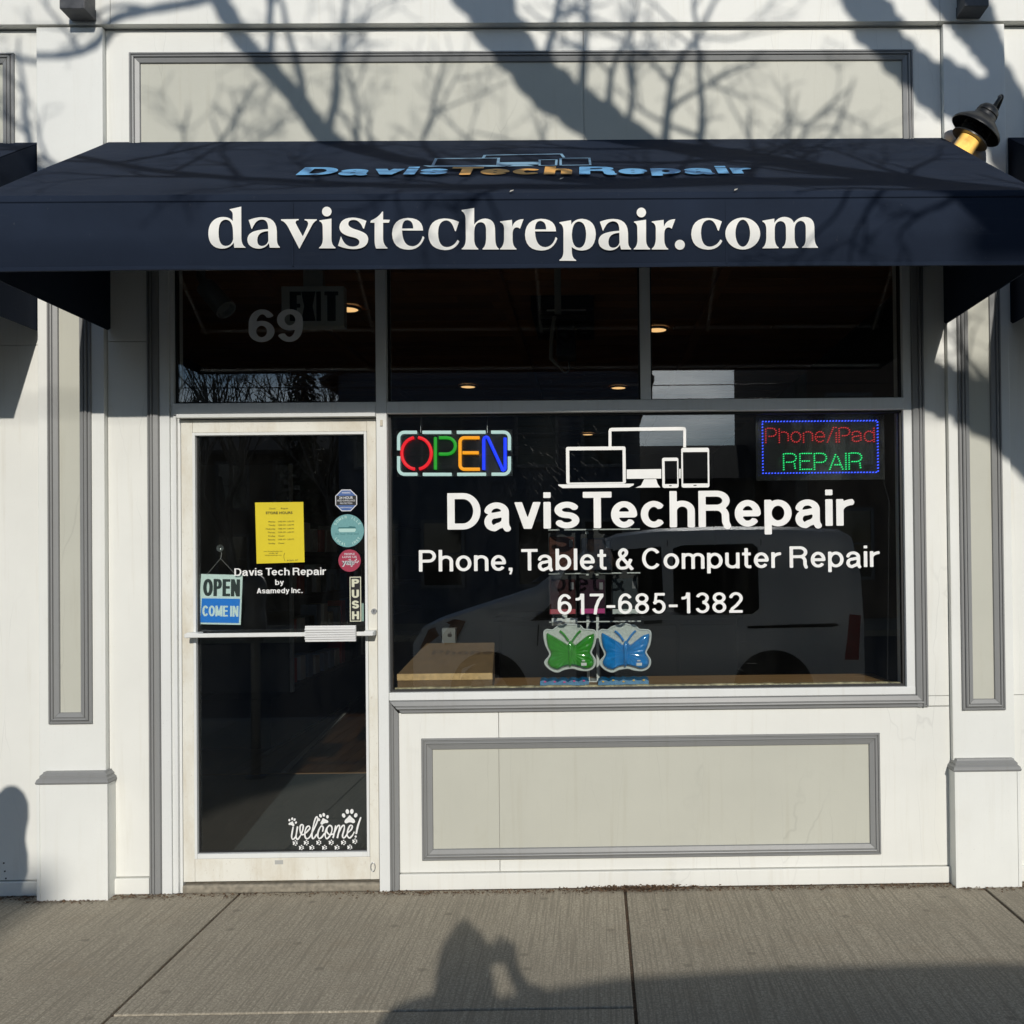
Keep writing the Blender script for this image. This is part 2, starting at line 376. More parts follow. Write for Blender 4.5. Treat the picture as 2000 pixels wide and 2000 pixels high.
    if ch in '69':
        a = [r(arc(.285, .325, .285-h, .325-k, 0, 360, 28)), r((h, .32), (h, .5), arc(.30, .55, .30-h, .45-k, 180, 35, 14))]
        if ch == '9': a = [('r', [(.57-x, 1-y) for x, y in q[1]]) for q in a]
        return .57, a
    if ch == '8': return .57, [r(arc(.285, .745, .265-h, .255-k, 0, 360, 26)), r(arc(.285, .285, .285-h, .285-k, 0, 360, 26))]
    if ch == '5': return .57, [b(.11, .53, 1-k), ('d', .17, 1-t, .125, .46, w*.86), r((.075, .50), arc(.275, .335, .285-h, .335-k, 125, -160, 20))]
    if ch == '3': return .56, [r(arc(.275, .735, .265-h, .265-k, 165, -85, 18)), r(arc(.275, .29, .285-h, .29-k, 85, -165, 20))]
    if ch == '2': return .56, [r(arc(.28, .70, .28-h, .30-k, 172, -28, 18), (.30, .36), (.12, .19), (.085, .06)), b(0, .555, k)]
    if ch == '1': return .50, [v(.33, 0, 1), r((.05, .735), (.16, .745), (.24, .79), (.285, .88), (.30, 1))]
    if ch == '7': return .56, [b(0, .56, 1-k), r((.50, 1-t*.9), (.36, .66), (.26, .36), (.215, 0))]
    if ch == '4': return .58, [v(.42, 0, 1), b(0, .58, .27), d(.08, .27, .40, .98, .9)]
    if ch == '&':
        return .72, [r([(p.x, p.y) for p in catmull([(.68, .0, 0), (.44, .33, 0), (.20, .66, 0), (.20, .83, 0), (.32, 1-k, 0), (.44, .84, 0), (.40, .68, 0), (.14, .43, 0), (.09, .25, 0), (.16, .09, 0), (.31, k, 0), (.47, .13, 0), (.62, .47, 0)], 6)])]
    return .5, []
def slay_x(body, w, t, gap):
    slay(body, w, t, gap); return list(_sx)
_sx = []
def slay(body, w=.19, t=.165, gap=.085):
    """lay text out in cap-height units -> list of (kind, data) moved in x, total width"""
    x = 0; out = []; _sx.clear()
    for i, ch in enumerate(body):
        adv, st = glyph(ch, w, t); _sx.append(x)
        for s_ in st:
            if s_[0] == 'r': out.append(('r', [(p[0]+x, p[1]) for p in s_[1]]))
            elif s_[0] == 'd': out.append(('d', s_[1]+x, s_[2], s_[3]+x, s_[4], s_[5]))
            else: out.append(('b', s_[1]+x, s_[2]+x, s_[3], s_[4]))
        x += adv+(gap if ch != ' ' else gap*.3)
        nx = body[i+1] if i+1 < len(body) else ''
        if ch == 'T' and nx in 'aeco': x -= .10
        if ch == 'P' and nx in 'a': x -= .03
        if ch in 'vr' and nx in 'iaes': x -= .02
    return out, x-gap
import numpy as np
_cells = {}
def glyph_mesh(ch, w, t):
    """flat triangulated outline of one letter: union of its strokes by marching squares -> (points, faces)"""
    key = (ch, round(w, 4), round(t, 4))
    if key in _cells: return _cells[key]
    adv, st = glyph(ch, w, t); n = 44; e = 1.0/n
    xs = np.arange(-3, int(adv*n)+5)*e-.5*e; ys = np.arange(-int(.28*n), n+4)*e-.37*e
    X, Y = np.meshgrid(xs, ys, indexing='ij'); F = np.full(X.shape, -1.0)
    for s_ in st:
        if s_[0] == 'r':
            k = w/t; P = [(p[0], p[1]*k) for p in s_[1]]
            P = [p for i, p in enumerate(P) if i == 0 or abs(p[0]-P[i-1][0])+abs(p[1]-P[i-1][1]) > 1e-7]
            cl = abs(P[0][0]-P[-1][0])+abs(P[0][1]-P[-1][1]) < 1e-5; m = len(P)
            for i in range(m-1):
                (ax_, ay), (bx, by) = P[i], P[i+1]; dx, dy = bx-ax_, by-ay; L = math.hypot(dx, dy)
                u = ((X-ax_)*dx+(Y*k-ay)*dy)/L; pp = np.abs((X-ax_)*dy-(Y*k-ay)*dx)/L
                uc = np.clip(u, 0, L); f = w/2-np.hypot(u-uc, pp)
                if not cl and i == 0: f = np.where(u < 0, np.minimum(u, w/2-pp), f)
                if not cl and i == m-2: f = np.where(u > L, np.minimum(L-u, w/2-pp), f)
                F = np.maximum(F, f)
        elif s_[0] == 'd':
            _, x0, y0, x1, y1, wd = s_; f = (Y-y0)/(y1-y0) if abs(y1-y0) > 1e-9 else Y*0
            sl_ = math.hypot(1, (x1-x0)/(y1-y0)); g = (wd/2-np.abs(X-(x0+(x1-x0)*f)))/sl_
            F = np.maximum(F, np.minimum(g, np.minimum(Y-min(y0, y1), max(y0, y1)-Y)))
        else:
            _, x0, x1, y0, y1 = s_; F = np.maximum(F, np.minimum(np.minimum(X-x0, x1-X), np.minimum(Y-y0, y1-Y)))
    pts, fs, ids = [], [], {}
    def pid(x, y):
        q = (round(x, 6), round(y, 6))
        if q not in ids: ids[q] = len(pts); pts.append(q)
        return ids[q]
    nx, ny = F.shape
    for i in range(nx-1):
        run = None
        for j in range(ny):
            full = j < ny-1 and F[i, j] > 0 and F[i+1, j] > 0 and F[i, j+1] > 0 and F[i+1, j+1] > 0
            if full and run is None: run = j
            if not full and run is not None:
                fs.append((pid(xs[i], ys[run]), pid(xs[i+1], ys[run]), pid(xs[i+1], ys[j]), pid(xs[i], ys[j]))); run = None
            if full or j >= ny-1: continue
            c = [(i, j), (i+1, j), (i+1, j+1), (i, j+1)]; poly = []
            if max(F[a] for a in c) <= 0: continue
            for k in range(4):
                a, b = c[k], c[(k+1) % 4]; fa, fb = F[a], F[b]
                if fa > 0: poly.append(pid(xs[a[0]], ys[a[1]]))
                if (fa > 0) != (fb > 0):
                    r_ = fa/(fa-fb); poly.append(pid(xs[a[0]]+(xs[b[0]]-xs[a[0]])*r_, ys[a[1]]+(ys[b[1]]-ys[a[1]])*r_))
            poly = [p for k, p in enumerate(poly) if p != poly[k-1]]
            if len(poly) >= 3: fs.append(tuple(poly))
    _cells[key] = (pts, fs); return _cells[key]
DBG = []
def stext(mb, body, fx, w=.19, t=.165, gap=.085, x0=0, x1=None, y0=0, H=1, lift=0.0):
    """add stroke text: fx(x, y, level) -> 3-D point; fitted between x0 and x1 (metres) with cap height H"""
    _, W = slay(body, w, t, gap); sx = (x1-x0)/W if x1 is not None else H
    DBG.append((body, round(sx/H, 3)))
    for ch, ox in zip(body, slay_x(body, w, t, gap)):
        pts, fs = glyph_mesh(ch, w, t)
        if pts: mb.add([fx(x0+(px+ox)*sx, y0+py*H, 0.0) for px, py in pts], fs)
    return mb
def facing(Y):                                   # text standing on an upright plane, reading from the street
    return lambda x, y, l: (x, Y-l, y)
def ftext(mb, body, x0, x1, z0, Y, H=None, bold=0.0, center=None):
    """Blender's built-in font as flat triangles on the plane y = Y"""
    c = bpy.data.curves.new('text', 'FONT'); c.body = body; c.size = 1; c.offset = bold; c.resolution_u = 3
    o = bpy.data.objects.new('text', c); C.objects.link(o)
    bpy.context.view_layer.update()
    me = bpy.data.meshes.new_from_object(o.evaluated_get(bpy.context.evaluated_depsgraph_get()))
    xs = [v.co.x for v in me.vertices] or [0, 1]; a, b = min(xs), max(xs)
    if H is None: H = (x1-x0)/(b-a)
    s = H; sx = (x1-x0)/(b-a) if x1 is not None else s
    if center is not None: x0 = center-(b-a)*s/2; sx = s
    mb.add([(x0+(v.co.x-a)*sx, Y, z0+v.co.y*s) for v in me.vertices], [tuple(p.vertices) for p in me.polygons])
    bpy.data.objects.remove(o); bpy.data.curves.remove(c); bpy.data.meshes.remove(me)
    return mb
def ribbon(mb, pts, w, Y, lift=0.0):
    """flat line of width w (or list) through (x, z) points on y = Y"""
    P = [Vector((p[0], p[1])) for p in pts]; n = len(P); A, B = [], []
    ws = w if isinstance(w, list) else [w]*n
    for i in range(n):
        d = P[min(i+1, n-1)]-P[max(i-1, 0)]
        d = d.normalized() if d.length > 1e-9 else Vector((1, 0))
        q = Vector((-d.y, d.x))*ws[i]/2
        yy = Y-lift-i*1e-5; A.append((P[i].x+q.x, yy, P[i].y+q.y)); B.append((P[i].x-q.x, yy, P[i].y-q.y))
    return mb.add(A+B, [(i, i+1, n+i+1, n+i) for i in range(n-1)])
def ell(mb, cx, cz, rx, rz, Y, n=24, rot=0.0):
    c, s = math.cos(rot), math.sin(rot)
    vs_ = []
    for i in range(n):
        a = 2*math.pi*i/n; x, z = rx*math.cos(a), rz*math.sin(a)
        vs_.append((cx+x*c-z*s, Y, cz+x*s+z*c))
    return mb.add(vs_, [tuple(range(n))])

# ================================================================== ground
ZG = 0.01                                   # pavement level at the shop
KY = -4.72                                  # kerb face
def poly_slab(name, x0, x1, y0, y1, mat, parent=None, g=.006, z0=-.12, z1=ZG):
    o = MB().box(x0+g, x1-g, y0+g, y1-g, z0, z1).build(name, mat, parent, bevel=.004)
    return o
side = tag(MB().box(-14, 14, KY+.15, .2, -.20, ZG-.012).build('pavement', DIRT), kind='structure')
XJ = [-8.6, -6.86, -5.12, -3.40, -1.645, .118, 1.752, 3.45, 5.2, 6.9, 8.6]
for i in range(len(XJ)-1):
    ys = [-.002, -1.145, -2.75, KY+.15] if i == 4 else ([-.002, -2.9, KY+.15] if i % 2 else [-.002, -1.5, -3.2, KY+.15])
    if i == 5: ys = [-.002, -2.6, KY+.15]
    for a, b in zip(ys[:-1], ys[1:]):
        poly_slab('paving_slab', XJ[i], XJ[i+1], b, a, CONC, side, g=.006, z1=ZG-.001*(i % 3))
kerb = tag(MB().box(-30, 30, KY, KY+.148, -.20, ZG-.002).build('kerb', KERBM, bevel=.012), kind='structure')
ASPH = flat('asphalt', (.052, .052, .054), .9, var=.25, vs_=60)
road = tag(MB().box(-60, 60, -14.6, KY-.001, -.40, -.14).build('road', ASPH), kind='structure')
far_walk = tag(MB().box(-60, 60, -18.0, -14.6, -.40, -.01).build('far_pavement', CONC), kind='structure')
land = tag(MB().box(-400, 400, -600, 400, -1.2, -.41).build('ground', flat('bare_ground', (.12, .11, .085), .95, var=.3, vs_=.6)), kind='structure')
# leaf litter and grit swept against the foot of the wall and in the slab joints
lit = MB()
def flake(x, y, s, z=ZG+.002):
    a = rnd.random()*6.28; h = rnd.random()*s*.7
    c, q = math.cos(a)*s, math.sin(a)*s
    lit.add([(x-c, y-q, z), (x+q*.5, y-c*.5, z+h), (x+c, y+q, z+h*.4), (x-q*.4, y+c*.4, z+h*.2)], [(0, 1, 2, 3)])
for i in range(5200):
    x = rnd.uniform(-3.2, 2.6)
    if -1.95 < x < -1.0 and rnd.random() < .6: continue
    flake(x, -abs(rnd.gauss(.028, .02))-(.05 if (-2.57 < x < -2.22 or 1.62 < x < 1.95) else .012), rnd.uniform(.002, .0085))
for i in range(700):
    flake(rnd.gauss(.18, .13), -.018-abs(rnd.gauss(0, .022)), rnd.uniform(.003, .011), ZG+.002+rnd.random()*.012)
for i in range(500):
    flake(.118+rnd.gauss(0, .007), rnd.uniform(-3, 0), rnd.uniform(.002, .006), ZG-.006)
    flake(-1.645+rnd.gauss(0, .006), rnd.uniform(-3, 0), rnd.uniform(.002, .005), ZG-.007)
    flake(1.752+rnd.gauss(0, .006), rnd.uniform(-2, 0), rnd.uniform(.002, .005), ZG-.007)
tag(lit.build('leaf_litter', flat('dry_leaf_litter', (.12, .072, .040), .95, var=.7, vs_=60)), kind='stuff')

# ================================================================== the shop building
shop = thing('storefront_building', 'cream and grey panelled shop front with glass door and display window', 'building', (-.3, 0, 0))
ZT = 3.06
wall = MB().box(-6, -2.004, .017, .25, 0, 4.75).box(1.476, 6, .017, .25, 0, 4.75).box(-2.004, 1.476, .017, .25, ZT, 4.75).box(-.958, 1.476, .055, .25, 0, .895).build('wall', WHITE, shop)
def board(x0, x1, z0, z1, m=WHITE, name='wall_board', y0=0.0, y1=.016, parent=shop):
    g = .0012
    return box(name, m, x0+g, x1-g, y0, y1, z0+g, z1-g, parent, bevel=.0012)
# left neighbour bay, strips beside the pilasters, upper field, bulkhead
board(-6, -4.4, .08, 2.535); board(-4.4, -2.545, .08, 2.535); board(-6, -4.4, 2.535, 3.992); board(-4.4, -2.545, 2.535, 3.992)
board(-2.241, -2.056, .088, 2.548); board(-2.241, -2.056, 2.548, 3.10)
board(1.534, 1.635, .825, .872); board(1.534, 1.635, .872, 3.10)
board(1.924, 3.6, .08, .872); board(1.924, 3.6, .872, 3.992); board(3.6, 6, .08, 3.992)
XU = at(1139, 80)[0]; XB = at(974, 1420)[0]
board(-2.241, XU, 3.10, 3.992); board(XU, 1.635, 3.10, 3.992)
board(-.915, XB, .088, .823); board(XB, 1.635, .088, .823)
for a, b in ((-6, -2.2), (-2.2, 1.62), (1.62, 6)):
    box('frieze_board', WHITE, a+.001, b-.001, -.040, .016, 3.997, 4.75, shop)
box('roof_cornice', WHITE, -6, 6, -.10, .25, 4.75, 4.90, shop)
def bboard(x0, x1, z1): box('baseboard', WHITE, x0, x1, -.014, .016, .012, z1-.002, shop, bevel=.003)
bboard(-2.236, -2.057, .086); bboard(-6, -2.565, .078); bboard(-.914, 1.632, .087); bboard(1.93, 6, .087)

PROF = [(0, 0), (.0, .010), (.004, .0135), (.008, .0135), (.010, .007), (.014, .007), (.0155, .016), (.020, .0195), (.024, .018), (.0255, .011), (.030, .011), (.031, .017), (.049, .0115), (.053, .0)]
def molding(x0, x1, z0, z1, Y, parent, sides='LRTB', wid=.053, flip=False):
    """mitred frame of moulded strips around a rectangle; profile runs from the outer edge inwards"""
    k = wid/.053; n = len(PROF)
    def strip(fa, fb):
        A = [fa(u*k, h) for u, h in PROF]; B = [fb(u*k, h) for u, h in PROF]
        m = MB().add(A+B, [(i, i+1, n+i+1, n+i) for i in range(n-1)]+[tuple(range(n)), tuple(reversed(range(n, 2*n)))])
        return m.build('molding_strip', TRIM, parent)
    g = .0006; f = -1 if not flip else 1
    if 'L' in sides: strip(lambda u, h: (x0+u, Y-h, z0+(u if 'B' in sides else 0)+g), lambda u, h: (x0+u, Y-h, z1-(u if 'T' in sides else 0)-g))
    if 'R' in sides: strip(lambda u, h: (x1-u, Y-h, z0+(u if 'B' in sides else 0)+g), lambda u, h: (x1-u, Y-h, z1-(u if 'T' in sides else 0)-g))
    if 'T' in sides: strip(lambda u, h: (x0+(u if 'L' in sides else 0)+g, Y-h, z1-u), lambda u, h: (x1-(u if 'R' in sides else 0)-g, Y-h, z1-u))
    if 'B' in sides: strip(lambda u, h: (x0+(u if 'L' in sides else 0)+g, Y-h, z0+u), lambda u, h: (x1-(u if 'R' in sides else 0)-g, Y-h, z0+u))
def inset(x0, x1, z0, z1, Y, parent): return box('inset_panel', SAGE, x0, x1, Y-.003, Y-.0005, z0, z1, parent, bevel=0)
# upper sign panel
inset(-2.08, XU-.001, 3.2, 3.832, 0, shop); inset(XU+.001, 1.45, 3.2, 3.832, 0, shop)
molding(-2.131, 1.502, 3.15, 3.884, 0, shop)
# neighbours' sign panels (their ends show at the picture edge)
inset(-5.9, -2.71, 3.2, 3.832, 0, shop); molding(-5.95, -2.659, 3.15, 3.884, 0, shop)
inset(2.08, 5.9, 3.2, 3.832, 0, shop); molding(2.03, 5.95, 3.15, 3.884, 0, shop)
# bulkhead panel
inset(-.76, XB-.0008, .195, .655, 0, shop); inset(XB+.0008, 1.255, .195, .655, 0, shop)
molding(-.811, 1.305, .146, .705, 0, shop)
# surround of the display window and of the doorway
molding(1.4, 1.534, .823, 3.06, 0, shop, 'R', .058)
def surround_bottom():
    A = [(-.956+u*1.0, -h-.0005, .880-u*1.0) for u, h in [(0, 0)]]
    n = len(PROF)
    P = [(.880-.823)*u/.053 for u, h in PROF]
    a = [(-.9565+(.057-p)+0, -h, .823+p) for p, (u, h) in zip(P, PROF)]
    b = [(1.534-p, -h, .823+p) for p, (u, h) in zip(P, PROF)]
    MB().add(a+b, [(i, i+1, n+i+1, n+i) for i in range(n-1)]).build('molding_strip', TRIM, shop)
    c = [(-.9565+p*.75, -h, .012) for p, (u, h) in zip(P, PROF)]; d = [(-.9565+p*.75, -h, .880-p) for p, (u, h) in zip(P, PROF)]
    MB().add(c+d, [(i, i+1, n+i+1, n+i) for i in range(n-1)]).build('molding_strip', TRIM, shop)
surround_bottom()
molding(-2.056, -1.9, .012, 3.06, 0, shop, 'L', .053)

# pilasters
def pilaster(x0, x1, mx0, mx1, mz0, cz0, cz1, bx0, bx1):
    p = box('pilaster', WHITE2, x0, x1, -.030, .016, cz1-.03, 3.990, shop, bevel=.003)
    inset(mx0+.045, mx1-.045, mz0+.045, 3.25, -.030, p)
    molding(mx0, mx1, mz0, 3.30, -.030, p)
    box('base_block', WHITE2, bx0, bx1, -.075, .016, .006, cz0, p, bevel=.003)
    for xa in (bx0, bx1-.011):
        box('corner_bead', WHITE2, xa-.002, xa+.013, -.079, -.0745, .008, cz0-.001, p)
    c = MB(); q = [(-.004, cz0), (-.007, cz0+.008), (-.004, cz0+.014), (-.003, cz0+.020), (.006, cz0+.028), (.006, cz0+.036), (.016, cz0+.046), (.018, cz1)]
    n = len(q); ring = []
    for o, z in q:
        ring += [(bx0+o, .016, z), (bx0+o, -.075+o, z), (bx1-o, -.075+o, z), (bx1-o, .016, z)]
    c.add(ring, [(4*i+k, 4*i+k+1, 4*i+5+k, 4*i+4+k) for i in range(n-1) for k in range(3)]+[(4*n-4, 4*n-3, 4*n-2, 4*n-1), (3, 2, 1, 0)])
    c.build('cap_molding', TRIM, p)
    return p
pilaster(-2.543, -2.242, -2.495, -2.298, .798, .533, .585, at(73, 1640, -.075)[0], at(210, 1640, -.075)[0])
pilaster(1.636, 1.923, 1.680, 1.880, .810, .537, .590, at(1866, 1600, -.075)[0], at(1993, 1600, -.075)[0])
def corbel(px0, px1, py):
    x0, _ = at(px0, py, -.14); x1, _ = at(px1, py, -.14); z0 = at(px0, py, -.04)[1]
    c = MB().box(x0, x1, -.14, -.040, z0, z0+.05).box(x0+.004, x1-.004, -.13, -.040, z0+.052, z0+.12)
    c.prism([(x0+.006, -.040, z0+.122), (x0+.006, -.12, z0+.122), (x0+.006, -.10, z0+.26), (x0+.006, -.040, z0+.26)], (x1-x0-.012, 0, 0))
    return c.build('corbel', DARKTRIM, shop, bevel=.003)
corbel(116, 165, 42); corbel(1884, 1932, 37)

# ------------------------------------------------------------------ window and door frames
frame = box('window_frame', ALU, -2.003, 1.475, -.004, .10, 3.0, ZT-.002, shop)
YG = .030                                        # street face of the glass
jx = [(-2.002, -1.957, -.002), ]
box('jamb', ALU, -2.002, -1.957, -.004, .10, .006, 2.999, frame, .002)
box('jamb', ALU, -1.9565, -1.940, .006, .10, .006, 2.999, frame, .002)
box('jamb', ALU, -1.9395, -1.9265, -.006, .10, .006, 2.203, frame, .002)
box('jamb', ALU, -1.926, -1.9135, .012, .10, .006, 2.203, frame, .001)
post = box('mullion', ALU, -1.006, -.9575, -.012, .10, .006, 2.999, frame, .003)
box('mullion', ALU, .216, .264, -.006, .10, 2.259, 2.999, frame, .002)
box('jamb', ALU, 1.4365, 1.4755, -.003, .10, .881, 2.999, frame, .002)
box('transom_bar', ALU, -.957, 1.436, -.012, .10, 2.204, 2.2585, frame, .003)
box('transom_bar', ALU, -1.9395, -1.0065, -.012, .10, 2.206, 2.2585, frame, .003)
box('door_head', ALU, -1.913, -1.0065, -.032, .10, 2.189, 2.2055, frame, .001)
box('sill_strip', ALU, -.957, 1.4755, -.006, .10, .8805, .9165, frame, .003)
def seals(x0, x1, z0, z1, w=.007):
    m = MB().box(x0, x0+w, YG-.008, YG+.02, z0, z1).box(x1-w, x1, YG-.008, YG+.02, z0, z1)
    m.box(x0+w, x1-w, YG-.008, YG+.02, z1-w, z1).box(x0+w, x1-w, YG-.008, YG+.02, z0, z0+w)
    m.build('glazing_seal', SEAL, frame)
def pane(x0, x1, z0, z1, parent, w=.007):
    return MB().box(x0+w, x1-w, YG, YG+.006, z0+w, z1-w).build('pane', GLASS, parent)
for q in ((-1.9395, -1.0065, 2.2585, 3.0), (-.957, .216, 2.2585, 3.0), (.264, 1.4365, 2.2585, 3.0), (-.957, 1.4365, .9165, 2.204)):
    seals(*q, w=.011 if q[2] < 1 else .008); pane(*q, frame)
bite = MB().box(-1.012, -1.0045, -.0135, -.012, 2.155, 2.18)
# small stick-on sensor on the mullion
box('door_contact', flat('aged_plastic', (.55, .50, .40), .5), at(742, 820, -.02)[0], at(747, 830, -.02)[0], -.018, -.0125, at(745, 833)[1], at(745, 821)[1], post)

# ------------------------------------------------------------------ the glass door
dm = MB()
DL, DR, DB, DTp = -1.9105, -1.0125, .057, 2.184
GL, GR, GB, GT = -1.845, -1.067, .185, 2.112
dm.box(DL, GL-.013, .010, .052, DB, DTp).box(GR+.013, DR, .010, .052, DB, DTp)
dm.box(GL-.0125, GR+.0125, .0105, .052, GT+.014, DTp-.0003).box(GL-.0125, GR+.0125, .0105, .052, DB+.0003, GB-.024)
door = dm.build('door', DOORP, shop, bevel=.002)
bd = MB().box(GL-.0122, GL, .006, .045, GB-.022, GT+.013).box(GR, GR+.0122, .006, .045, GB-.022, GT+.013)
bd.box(GL+.0003, GR-.0003, .0065, .045, GT, GT+.0128).box(GL+.0003, GR-.0003, .0065, .045, GB-.022, GB)
bd.build('glazing_bead', ALU, door, bevel=.0015)
MB().box(GL, GR, YG, YG+.006, GB, GT).build('pane', GLASS, door)
MB().box(GL-.0002, GR, YG-.004, YG+.012, GB, GB+.006).box(GL, GL+.005, YG-.004, YG+.012, GB+.006, GT).box(GR-.004, GR, YG-.004, YG+.012, GB+.006, GT).build('glazing_seal', SEAL, door)
xl, zl = at(361, 1242, -.06); xr, zr = at(729, 1237, -.06); zb = (zl+zr)/2
box('push_bar', ALU, xl, xr, -.068, -.052, zb-.0095, zb+.0095, door, .003)
box('bar_bracket', ALU, xl, xl+.055, -.0515, .0095, zb-.012, zb+.012, door, .003); box('bar_bracket', ALU, xr-.045, xr, -.0515, .0095, zb-.012, zb+.012, door, .003)
pa, za = at(596, 1254, -.08); pb, zc = at(695, 1221, -.08)
pad = MB(); nrib = 7; rh = (zc-za)/nrib
for i in range(nrib):
    pad.box(pa+(.004 if i in (0, nrib-1) else 0), pb, -.0885+(.004 if i in (0, nrib-1) else 0), -.0685, za+i*rh+.0012, za+(i+1)*rh-.0026)
pad.box(pa, pb, -.081, -.0687, za+.001, zc-.001)
pad.build('push_pad', flat('ribbed_white_plastic', (.72, .72, .71), .45), door, bevel=.001)
lx, lz = at(730.3, 1194, .005)
lk = MB().lathe([(0, .0), (0, .0135), (.006, .0125), (.006, .0105), (.0045, .010), (.0045, 0)], (lx, .0098, lz), (0, -1, 0), 24).build('lock_cylinder', METAL, door, smooth=True)
MB().box(lx-.0015, lx+.0015, .0035, .0048, lz-.006, lz+.004).lathe([(0, .0), (0, .003), (.0005, 0)], (lx, .0052, lz+.003), (0, -1, 0), 10).build('keyhole', BLACK, lk)
x0, z0 = at(537, 1688, .0105); x1, z1 = at(553, 1680, .0105)
box('maker_plate', flat('worn_foil', (.42, .42, .40), .5), x0, x1, .0088, .0104, z0, z1, door, 0)
hx, hz = at(729, 1694, 0.0)
MB().tube([(hx+.010*math.sin(a*.35)-.002, .004, hz+.020*math.cos(a*.35)) for a in range(19)], .0022, 6).build('latch_ring', METAL, door)
box('threshold', flat('worn_threshold', (.25, .222, .172), .85, var=.3, vs_=40), -1.9125, -1.0075, -.004, .11, .004, .046, shop, .010)
def door_text(body, u0, v0, u1, H_px, w, t):
    Y = YG-.0012; xa, zz = at(u0, v0, Y); xb, _ = at(u1, v0-2, Y)
    stext(MB_, body, facing(Y), w, t, .085, xa, xb, zz, H_px/422, .00012)
MB_ = MB()
door_text('Davis Tech Repair', 457.8, 1124.5, 636.2, 14.4, .165, .14)
door_text('by', 537.6, 1142.5, 554.4, 10.6, .17, .14)
door_text('Asamedy Inc.', 501.6, 1159, 591, 10.2, .175, .145)
MB_.build('lettering', VINYLW, door)

# paw prints and the script greeting
wl = MB(); YW = YG-.0012
def wp(u, v): return at(540+u/10.733, 1560+v/10.733, YW)
def pawp(u, v, s, ang):
    x, z = wp(u, v); k = s/10.733/422
    c, q = math.cos(ang), math.sin(ang)
    tr = lambda a, b: (x+(a*c-b*q)*k, z+(a*q+b*c)*k)
    pts = catmull([(*tr(a, b), 0) for a, b in ((0, .42), (.30, .12), (.62, -.18), (.68, -.48), (.45, -.62), (.2, -.52), (0, -.50), (-.2, -.52), (-.45, -.62), (-.68, -.48), (-.62, -.18), (-.30, .12))], 3, True)
    wl.add([(p.x, YW, p.y) for p in pts], [tuple(range(len(pts)))])
    for a, b, rx, rz, r_ in ((-.78, .42, .22, .30, .35), (-.28, .92, .23, .32, .12), (.30, .92, .23, .32, -.12), (.80, .40, .22, .30, -.35)):
        px, pz = tr(a, b); ell(wl, px, pz, rx*k, rz*k, YW, 14, ang+r_)
pawp(325, 510, 92, -.35); pawp(990, 455, 122, .30); pawp(1535, 415, 160, .02)
for u, v in ((375, 930), (608, 922), (870, 918), (1130, 918), (1388, 918), (1625, 892), (505, 1028), (725, 1028), (990, 1028), (1253, 1025), (1520, 1018)):
    pawp(u, v, 56, -1.5)
def script(pts, w=30):
    P = catmull([(*wp(u, v), 0) for u, v in pts], 6)
    ribbon(wl, [(p.x, p.y) for p in P], [w/10.733/422*(.78+.35*abs(math.sin(i*.21))) for i in range(len(P))], YW-rnd.random()*.0008)
script([(352, 585), (332, 690), (318, 800), (345, 850), (400, 800), (425, 700), (445, 580), (420, 720), (418, 820), (450, 848), (510, 760), (555, 640), (560, 560), (530, 540), (500, 580), (498, 680), (530, 745), (575, 748)])
script([(575, 748), (640, 690), (700, 620), (685, 575), (640, 590), (600, 680), (600, 790), (640, 840), (700, 800), (745, 720)])
script([(745, 720), (820, 560), (865, 440), (852, 378), (815, 420), (770, 580), (745, 740), (760, 835), (800, 810), (850, 740)])
script([(965, 690), (980, 610), (945, 570), (895, 640), (865, 760), (890, 830), (945, 810), (1010, 720)])
script([(1100, 562), (1045, 640), (1020, 760), (1050, 835), (1110, 790), (1160, 680), (1160, 590), (1110, 560), (1060, 620), (1062, 700), (1120, 752), (1190, 735)])
script([(1240, 560), (1215, 700), (1185, 825)]); script([(1215, 720), (1270, 590), (1320, 560), (1318, 640), (1275, 825)]); script([(1305, 720), (1365, 590), (1418, 560), (1420, 640), (1385, 770), (1405, 822), (1450, 790), (1490, 720)])
script([(1490, 720), (1570, 640), (1590, 570), (1545, 560), (1500, 650), (1485, 760), (1530, 820), (1590, 770), (1635, 690)])
script([(1770, 385), (1710, 560), (1670, 740)], 36)
x_, z_ = wp(1660, 792); ell(wl, x_, z_, .005, .005, YW-.0005, 14)
wl.build('welcome_decal', VINYLW, door)

for u, v in ((7, 1686), (9, 1702), (11, 1716)):
    sx_, sz_ = at(u, v, -.002); MB().lathe([(0, 0), (0, .004), (.002, .0034), (.002, 0)], (sx_, -.0002, sz_), (0, -1, 0), 10).build('screw_head', BLACK, shop)

# ------------------------------------------------------------------ lettering on the display window
YL = YG-.0014
def wtext(body, u0, v0, u1, v1, H_px, w, t, gap, name='lettering', mat=VINYLW):
    m = MB(); xa, za_ = at(u0, v0, YL); xb, zb_ = at(u1, v1, YL)
    stext(m, body, facing(YL), w, t, gap, xa, xb, (za_+zb_)/2, H_px/422, .00015)
    return m.build(name, mat, frame)
wtext('DavisTechRepair', 874, 1035, 1664.6, 1026, 71.5, .168, .164, .084)
wtext('Phone, Tablet & Computer Repair', 818.3, 1118.7, 1716.8, 1105, 42.2, .142, .134, .105)
wtext('617-685-1382', 1089.4, 1199.8, 1451, 1197.5, 40.5, .132, .128, .12)
m69 = MB(); Y_ = YG-.0014
xa, za_ = at(485.8, 668.4, Y_); xb, zt_ = at(591.2, 603.5, Y_)
stext(m69, '69', facing(Y_), .165, .15, .055, xa, xb, za_, zt_-za_, .0002)
m69.build('house_number', VINYLW, frame)
lg = MB()
def quadf(P): lg.add([(x, YL, z) for x, z in P], [tuple(range(len(P)))])
